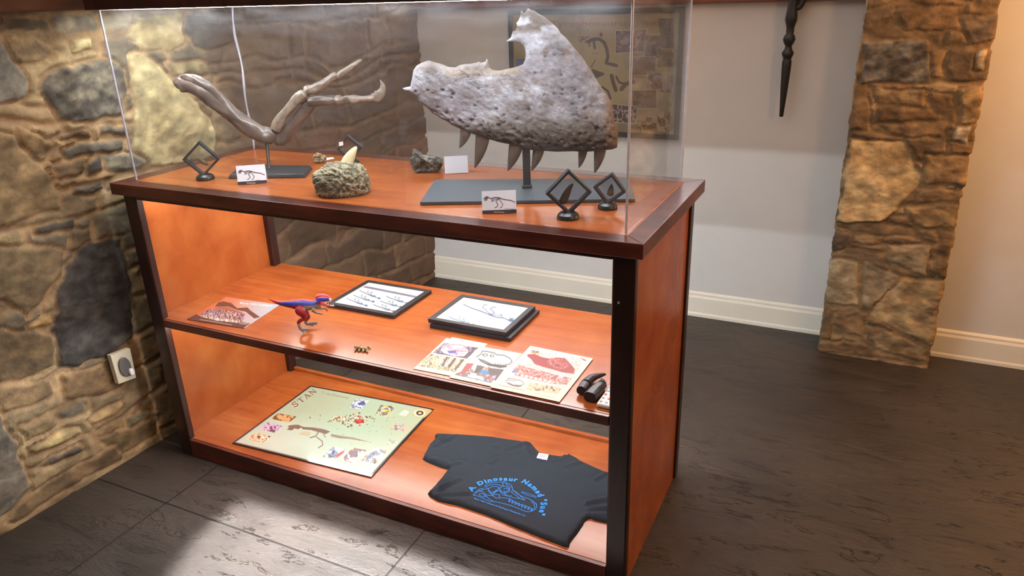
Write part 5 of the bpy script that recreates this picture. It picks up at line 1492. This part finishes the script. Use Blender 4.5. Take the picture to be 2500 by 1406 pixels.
tg = [on_z(ct(*p), ZB + 0.009) for p in ((1345, 368), (1445, 385), (1425, 455), (1318, 425))]
lt = G().hexa([p - np.array([0, 0, 0.002]) for p in tg], [p + np.array([0, 0, 0.0015]) for p in tg]).obj('neck_label', MAT_WHITE, cloth)
MAT_BLUEINK = plain('blue_ink', (36, 132, 236), 0.7)
g = G()
for r_, (a, b) in enumerate((((1352, 388), (1425, 400)), ((1348, 402), (1412, 413)), ((1345, 425), (1395, 434)))):
    A0, B0 = [on_z(ct(*q), ZB + 0.009) + np.array([0, 0, 0.002]) for q in (a, b)]; e = np.array([0, -0.0022 if r_ < 2 else -0.001, 0])
    g.add([A0, B0, B0 + e, A0 + e], [(0, 1, 2, 3)])
g.obj('printed_lines', plain('label_ink', (60, 90, 150), 0.6), lt)
c8 = crop(6.696, 1140, 1060)
arc = [np.array(on_z(c8(*p), ZB + 0.0125)[:2]) for p in [(78, 945), (130, 895), (200, 848), (330, 800), (480, 768), (620, 762), (800, 778), (900, 800), (1000, 850), (1090, 925), (1165, 1015), (1205, 1090), (1205, 1190), (1185, 1260), (1165, 1330)]]
arc = catmull(np.array(arc), 12); al = np.concatenate([[0], np.cumsum(np.linalg.norm(np.diff(arc, axis=0), axis=1))])
TXT = 'A Dinosaur Named "Sue"'
wid = []
glyph = {}
for ch in set(TXT):
    if ch == ' ': continue
    cu = bpy.data.curves.new('glyph', 'FONT'); cu.body = ch; cu.size = 1.0; cu.offset = 0.045; cu.resolution_u = 3
    to = bpy.data.objects.new('glyph_source', cu); COL.objects.link(to)
    me = bpy.data.meshes.new_from_object(to.evaluated_get(bpy.context.evaluated_depsgraph_get()))
    glyph[ch] = (np.array([v.co[:2] for v in me.vertices]), [list(p.vertices) for p in me.polygons])
    bpy.data.objects.remove(to); bpy.data.curves.remove(cu); bpy.data.meshes.remove(me)
gw = {ch: (0.36 if ch == ' ' else glyph[ch][0][:, 0].max() - min(0, glyph[ch][0][:, 0].min()) + 0.12) for ch in set(TXT)}
tot = sum(gw[c] for c in TXT); sx = al[-1] / tot; pos = 0; g = G()
EM = 0.0235
SLAB = 'DAruiNmn'
for ch in TXT:
    if ch != ' ':
        vv, ff = glyph[ch]; mid = (pos + gw[ch] / 2) * sx
        at_m = lambda q: np.array([np.interp(q, al, arc[:, 0]), np.interp(q, al, arc[:, 1])])
        c = at_m(mid); tdir = at_m(min(mid + 0.006, al[-1])) - at_m(max(mid - 0.006, 0)); tdir /= np.linalg.norm(tdir); ndir = np.array([-tdir[1], tdir[0]])
        xm = (vv[:, 0].max() + vv[:, 0].min()) / 2

        def T3(x, y): return c + tdir * (x - xm) * sx * 0.98 + ndir * y * EM
        q = np.array([T3(x, y) for x, y in vv]); z_ = ZB + 0.0005 + shirt_h(q[:, 0], q[:, 1]) + 0.0012
        g.add(np.column_stack([q, z_]), ff)
        if ch in 'ADrinmN':                                     # slab feet of the lettering
            for xe in ((vv[:, 0].min(), vv[:, 0].max()) if ch in 'ANnm' else (vv[:, 0].min() + 0.05,)):
                qq = np.array([T3(xe - 0.1, 0.0), T3(xe + 0.1, 0.0), T3(xe + 0.1, 0.07), T3(xe - 0.1, 0.07)]); z_ = ZB + 0.0005 + shirt_h(qq[:, 0], qq[:, 1]) + 0.0012
                g.add(np.column_stack([qq, z_]), [(0, 1, 2, 3)])
    pos += gw[ch]
g.obj('lettering', MAT_BLUEINK, cloth)
a_, b_ = on_z(c8(115, 1062), ZB + 0.0135), on_z(c8(962, 1352), ZB + 0.0135); u_ = on_z(c8(122, 1036), ZB + 0.0135)
letters('Black Hills Institute of Geological Research, Inc.', a_ + np.array([0, 0, 0.0012]), (b_ - a_) / np.linalg.norm(b_ - a_), (u_ - a_) * 1.2, MAT_BLUEINK, 'lettering', cloth, width=np.linalg.norm(b_ - a_), bold=0.012)
LN = [[(105, 985), (150, 945), (210, 905), (250, 900), (275, 910), (340, 895)], [(105, 985), (120, 1000), (200, 1025), (280, 1060), (370, 1100), (430, 1105), (560, 1130), (700, 1165), (830, 1215), (980, 1270), (1050, 1262), (1110, 1235), (1140, 1190), (1135, 1140)],
      [(285, 865), (330, 825), (400, 800), (500, 792), (590, 785), (640, 800), (700, 830), (735, 860), (745, 905), (790, 950), (860, 1000), (930, 1030), (1010, 1060), (1080, 1100), (1135, 1150)],
      [(300, 885), (350, 850), (420, 830), (500, 830), (560, 850), (600, 840), (580, 800), (620, 780)], [(345, 905), (400, 870), (470, 860), (520, 880), (500, 920), (460, 945), (400, 950), (350, 925), (345, 905)], [(360, 940), (400, 975), (450, 960), (480, 915)],
      [(535, 885), (580, 860), (640, 870), (690, 895), (700, 930), (660, 960), (600, 960), (550, 930), (535, 885)], [(600, 900), (690, 905), (640, 950), (600, 930)], [(725, 940), (780, 940), (850, 990), (900, 1040), (950, 1080), (900, 1070), (860, 1050), (800, 1000), (740, 965), (725, 940)],
      [(140, 965), (200, 940), (260, 950), (300, 990), (360, 1005), (420, 1010)], [(200, 985), (240, 975), (300, 1010), (280, 1030), (220, 1010), (200, 985)], [(340, 895), (370, 950), (420, 1005), (480, 1050), (580, 1045), (680, 1055), (760, 1100), (860, 1150), (960, 1175), (1040, 1210), (1080, 1240)],
      [(420, 1010), (460, 960), (520, 930), (560, 960), (600, 1000), (680, 1015), (730, 1010)], [(300, 1000), (360, 1060), (430, 1105)], [(890, 945), (1000, 975), (1100, 1010), (1160, 1032)], [(890, 955), (980, 1000), (1060, 1020), (1130, 1040)],
      [(1050, 1100), (1090, 1140), (1110, 1190), (1090, 1225)], [(640, 800), (660, 850), (720, 880)], [(450, 1000), (500, 990), (540, 1010), (520, 1040)], [(180, 920), (230, 930), (260, 905)], [(700, 1020), (760, 1045), (860, 1055)], [(600, 960), (640, 1000), (690, 1020)]]
for k in range(8):
    x, y = 690 + k * 52, 1068 + k * 21; LN.append([(x, y), (x - 8, y + 38), (x + 16, y + 45)]); LN.append([(x + 14, y + 6), (x + 14, y + 40)])
g = G()
for ln in LN:
    P = catmull(np.array(ln, float), 4) if len(ln) > 2 else np.array(ln, float)
    W3 = np.array([on_z(c8(*p), ZB + 0.0125)[:2] for p in P]); z_ = ZB + 0.0005 + shirt_h(W3[:, 0], W3[:, 1]) + 0.0011
    T_ = np.gradient(W3, axis=0); T_ /= np.linalg.norm(T_, axis=1)[:, None] + 1e-9; Nn = np.column_stack([-T_[:, 1], T_[:, 0]]) * 0.0008
    m = len(P); g.add(np.vstack([np.column_stack([W3 + Nn, z_]), np.column_stack([W3 - Nn, z_])]), [(i, i + 1, m + i + 1, m + i) for i in range(m - 1)])
g.obj('skull_print', MAT_BLUEINK, cloth)

# ------------------------------------------------------------------ on the walls
# framed poster
c5 = crop(3.906, 1200, 0)
wx0, wx1, wz0, wz1, wy = 0.428, 1.190, 0.776, 1.288, 1.72
wp = thing('wall_poster', ((wx0 + wx1) / 2, wy, wz0), 'black framed tan poster with photographs hanging on the grey wall', 'poster')
fb = 0.020
for q in ((wx0, wz0, wx1, wz0 + fb), (wx0, wz1 - fb, wx1, wz1), (wx0, wz0 + fb, wx0 + fb, wz1 - fb), (wx1 - fb, wz0 + fb, wx1, wz1 - fb)):
    G().box(q[0], wy - 0.018, q[1], q[2], wy - 0.0005, q[3]).obj('frame', MAT_FRAMEBLK, wp, bevel=0.002)
i0, i1, j0, j1 = wx0 + fb, wx1 - fb, wz0 + fb, wz1 - fb
sh = Sheet([(i0, wy - 0.010, j1), (i1, wy - 0.010, j1), (i1, wy - 0.010, j0), (i0, wy - 0.010, j0)], 0.0016, (168, 154, 116)); sh.f = c5; sh.ink = 0.72
sh.rot([(0, 0), (2031, 0), (2031, 1406), (0, 1406)], [(150, 136, 100), (172, 158, 120), (184, 170, 130)], 0.02, 3)
for k, (q, c) in enumerate([([(1185, 295), (1478, 280), (1455, 495), (1183, 505)], [(96, 80, 84), (140, 120, 120), (110, 92, 92), (170, 150, 146)]), ([(1470, 330), (1632, 340), (1610, 560), (1455, 540)], [(120, 112, 106), (150, 140, 130), (96, 88, 84)]),
                            ([(1350, 545), (1565, 545), (1565, 715), (1345, 715)], [(96, 80, 66), (170, 140, 110), (120, 100, 84), (150, 120, 90)]), ([(1490, 682), (1745, 710), (1722, 895), (1480, 860)], [(80, 70, 70), (150, 120, 96), (110, 96, 90), (176, 160, 150)]),
                            ([(1345, 865), (1572, 858), (1575, 1028), (1345, 1035)], [(84, 72, 56), (110, 92, 66), (96, 80, 60), (150, 120, 84)]), ([(1150, 990), (1385, 1020), (1380, 1175), (1145, 1160)], [(60, 50, 50), (96, 80, 76), (196, 180, 176), (84, 66, 64)]),
                            ([(1590, 175), (1735, 175), (1745, 455), (1625, 460)], [(70, 66, 66), (110, 104, 100), (90, 80, 76)]), ([(1620, 470), (1790, 470), (1780, 640), (1580, 640)], [(140, 126, 100), (160, 146, 116), (120, 104, 84)]),
                            ([(1400, 1180), (1500, 1100), (1700, 1060), (1760, 1280), (1420, 1290)], [(150, 110, 66), (176, 140, 96), (120, 90, 60), (196, 176, 140)]), ([(235, 565), (420, 560), (420, 700), (235, 700)], [(60, 84, 150), (80, 104, 176), (70, 90, 150)])]):
    sh.poly([(x + (6 if i in (1, 2) else -6), y + (6 if i > 1 else -6)) for i, (x, y) in enumerate(q)], (206, 198, 178)) if k < 6 else None
    sh.rot(q, c, 0.16, 30 + k)
INK2 = (92, 80, 62)
sh.line([(920, 400), (960, 375), (1030, 372), (1075, 405), (1100, 470), (1110, 540), (1095, 600), (1130, 610), (1190, 625)], 8, INK2); sh.ell(1045, 330, 4, 5, (140, 70, 64)); sh.line([(940, 400), (930, 440)], 3, INK2); sh.line([(975, 400), (985, 460)], 6, INK2)
for k in range(7): sh.line([(820 + k * 14, 360 + (k % 3) * 22), (845 + k * 14, 350 + (k % 2) * 30)], 2, INK2)
for a in np.linspace(0, 1, 8): sh.line([(960 + 110 * a, 660 + 40 * a), (1000 + 70 * a, 740 - 30 * a)], 3, INK2)
sh.line([(1145, 720), (1160, 790), (1185, 860)], 9, (104, 82, 58)); sh.line([(1190, 730), (1215, 780), (1260, 800)], 5, INK2); sh.line([(1240, 850), (1280, 800), (1350, 780)], 10, (116, 92, 66)); sh.line([(1055, 830), (1110, 870), (1135, 940)], 5, INK2)
sh.line([(990, 570), (950, 640)], 2, INK2); sh.poly([(1210, 1195), (1310, 1190), (1310, 1250), (1210, 1255)], (140, 130, 104)); sh.line([(960, 510), (1020, 512)], 1, INK2)
wall_print = sh.obj('print', MAT_GLOSSPRINT, wp, thick=0.005, nrm=(0, 1, 0), org=ORG[wp.name])
a_, b_ = on_y(c5(560, 250), wy - 0.011), on_y(c5(1590, 238), wy - 0.011); u_ = on_y(c5(560, 180), wy - 0.011)
MAT_FADED = plain('faded_red_ink', (134, 100, 80), 0.6)
letters('Tyrannosaurus', a_, (1, 0, 0), (0, 0, u_[2] - a_[2]), MAT_FADED, 'lettering', wall_print, width=(b_[0] - a_[0]) * 0.76, bold=0.015)
letters('rex', a_ + np.array([(b_[0] - a_[0]) * 0.81, 0, 0]), (1, 0, 0), (0, 0, u_[2] - a_[2]), MAT_FADED, 'lettering', wall_print, width=(b_[0] - a_[0]) * 0.19, bold=0.015)

# sconce
cc6 = crop(4.683, 1880, 0)
sx_, sy_ = 1.588, 1.665
prof = []
for y, hw in [(1338, 16), (1330, 21), (1200, 27), (1000, 38), (800, 46), (720, 48), (690, 44), (675, 40), (660, 44), (630, 56), (600, 59), (570, 42), (545, 34), (520, 33), (500, 46), (450, 62), (405, 50), (385, 36), (355, 40), (335, 37), (300, 42), (230, 60), (180, 58), (120, 50), (60, 48), (0, 46)]:
    q = on_y(cc6(235, y), sy_); prof.append((hw / 4.683 / 595.0, q[2]))
top_z = prof[-1][1]
prof += [(0.017, top_z + 0.03), (0.024, top_z + 0.05), (0.012, top_z + 0.07), (0.0095, top_z + 0.12)]
sc = thing('wall_sconce', (sx_, 1.72, 1.1), 'black turned wall sconce spindle hanging against the grey wall', 'sconce')
v, f = lathe((sx_, sy_), prof, 24)
MAT_SCONCE = plain('black_turned_wood', (34, 33, 32), 0.45, noise=0.15, scale=60)
obj('spindle', v, f, MAT_SCONCE, sc, smooth=True)
v, f = tube([(sx_ + 0.004, sy_, top_z - 0.028), (sx_ + 0.022, sy_ + 0.004, top_z - 0.024), (sx_ + 0.031, sy_ + 0.006, top_z - 0.002), (sx_ + 0.026, sy_ + 0.006, top_z + 0.03), (sx_ + 0.05, sy_ - 0.02, top_z + 0.07)], [0.01, 0.011, 0.012, 0.013, 0.010], n=14, sub=6)
obj('arm', v, f, MAT_SCONCE, sc, smooth=True)
v, f = tube([(sx_, sy_, top_z + 0.02), (sx_, 1.684, top_z + 0.02)], [0.013, 0.016], n=14, sub=2)
obj('wall_mount', v, f, MAT_SCONCE, sc, smooth=True)

# outlet on the stone wall
ox = wall_x(-0.03) + 0.034
q = [on_plane(p, (1, -0.04, 0), (ox + 0.0012, -0.03, 0)) for p in ((270, 868), (318, 850), (333, 922), (290, 938))]
ou = thing('wall_outlet', tuple(np.mean(q, 0)), 'cream outlet plate with a grey plug-in on the rough stone wall', 'outlet')
G().prism(q, (-0.018, 0, 0)).obj('plate', plain('cream_plate', (206, 198, 176), 0.4), ou, bevel=0.0015)
ctr = np.mean(q, 0); eu = (q[1] - q[0]) * 0.5; ev = (q[3] - q[0]) * 0.5
ring = [ctr + eu * 0.58 * math.cos(a) + ev * 0.66 * math.sin(a) + (0.0006, 0, 0) for a in np.linspace(0, 2 * math.pi, 28, endpoint=False)]
G().prism(ring, (0.006, 0, 0)).obj('socket', plain('grey_socket', (96, 94, 94), 0.3), ou, bevel=0.002)
ring = [ctr + eu * (0.35 + 0.22 * math.cos(a)) + ev * (0.42 + 0.24 * math.sin(a)) + (0.0062, 0, 0) for a in np.linspace(0, 2 * math.pi, 20, endpoint=False)]
G().prism(ring, (0.009, 0, 0)).obj('plug', MAT_WHITE, ou, bevel=0.002)
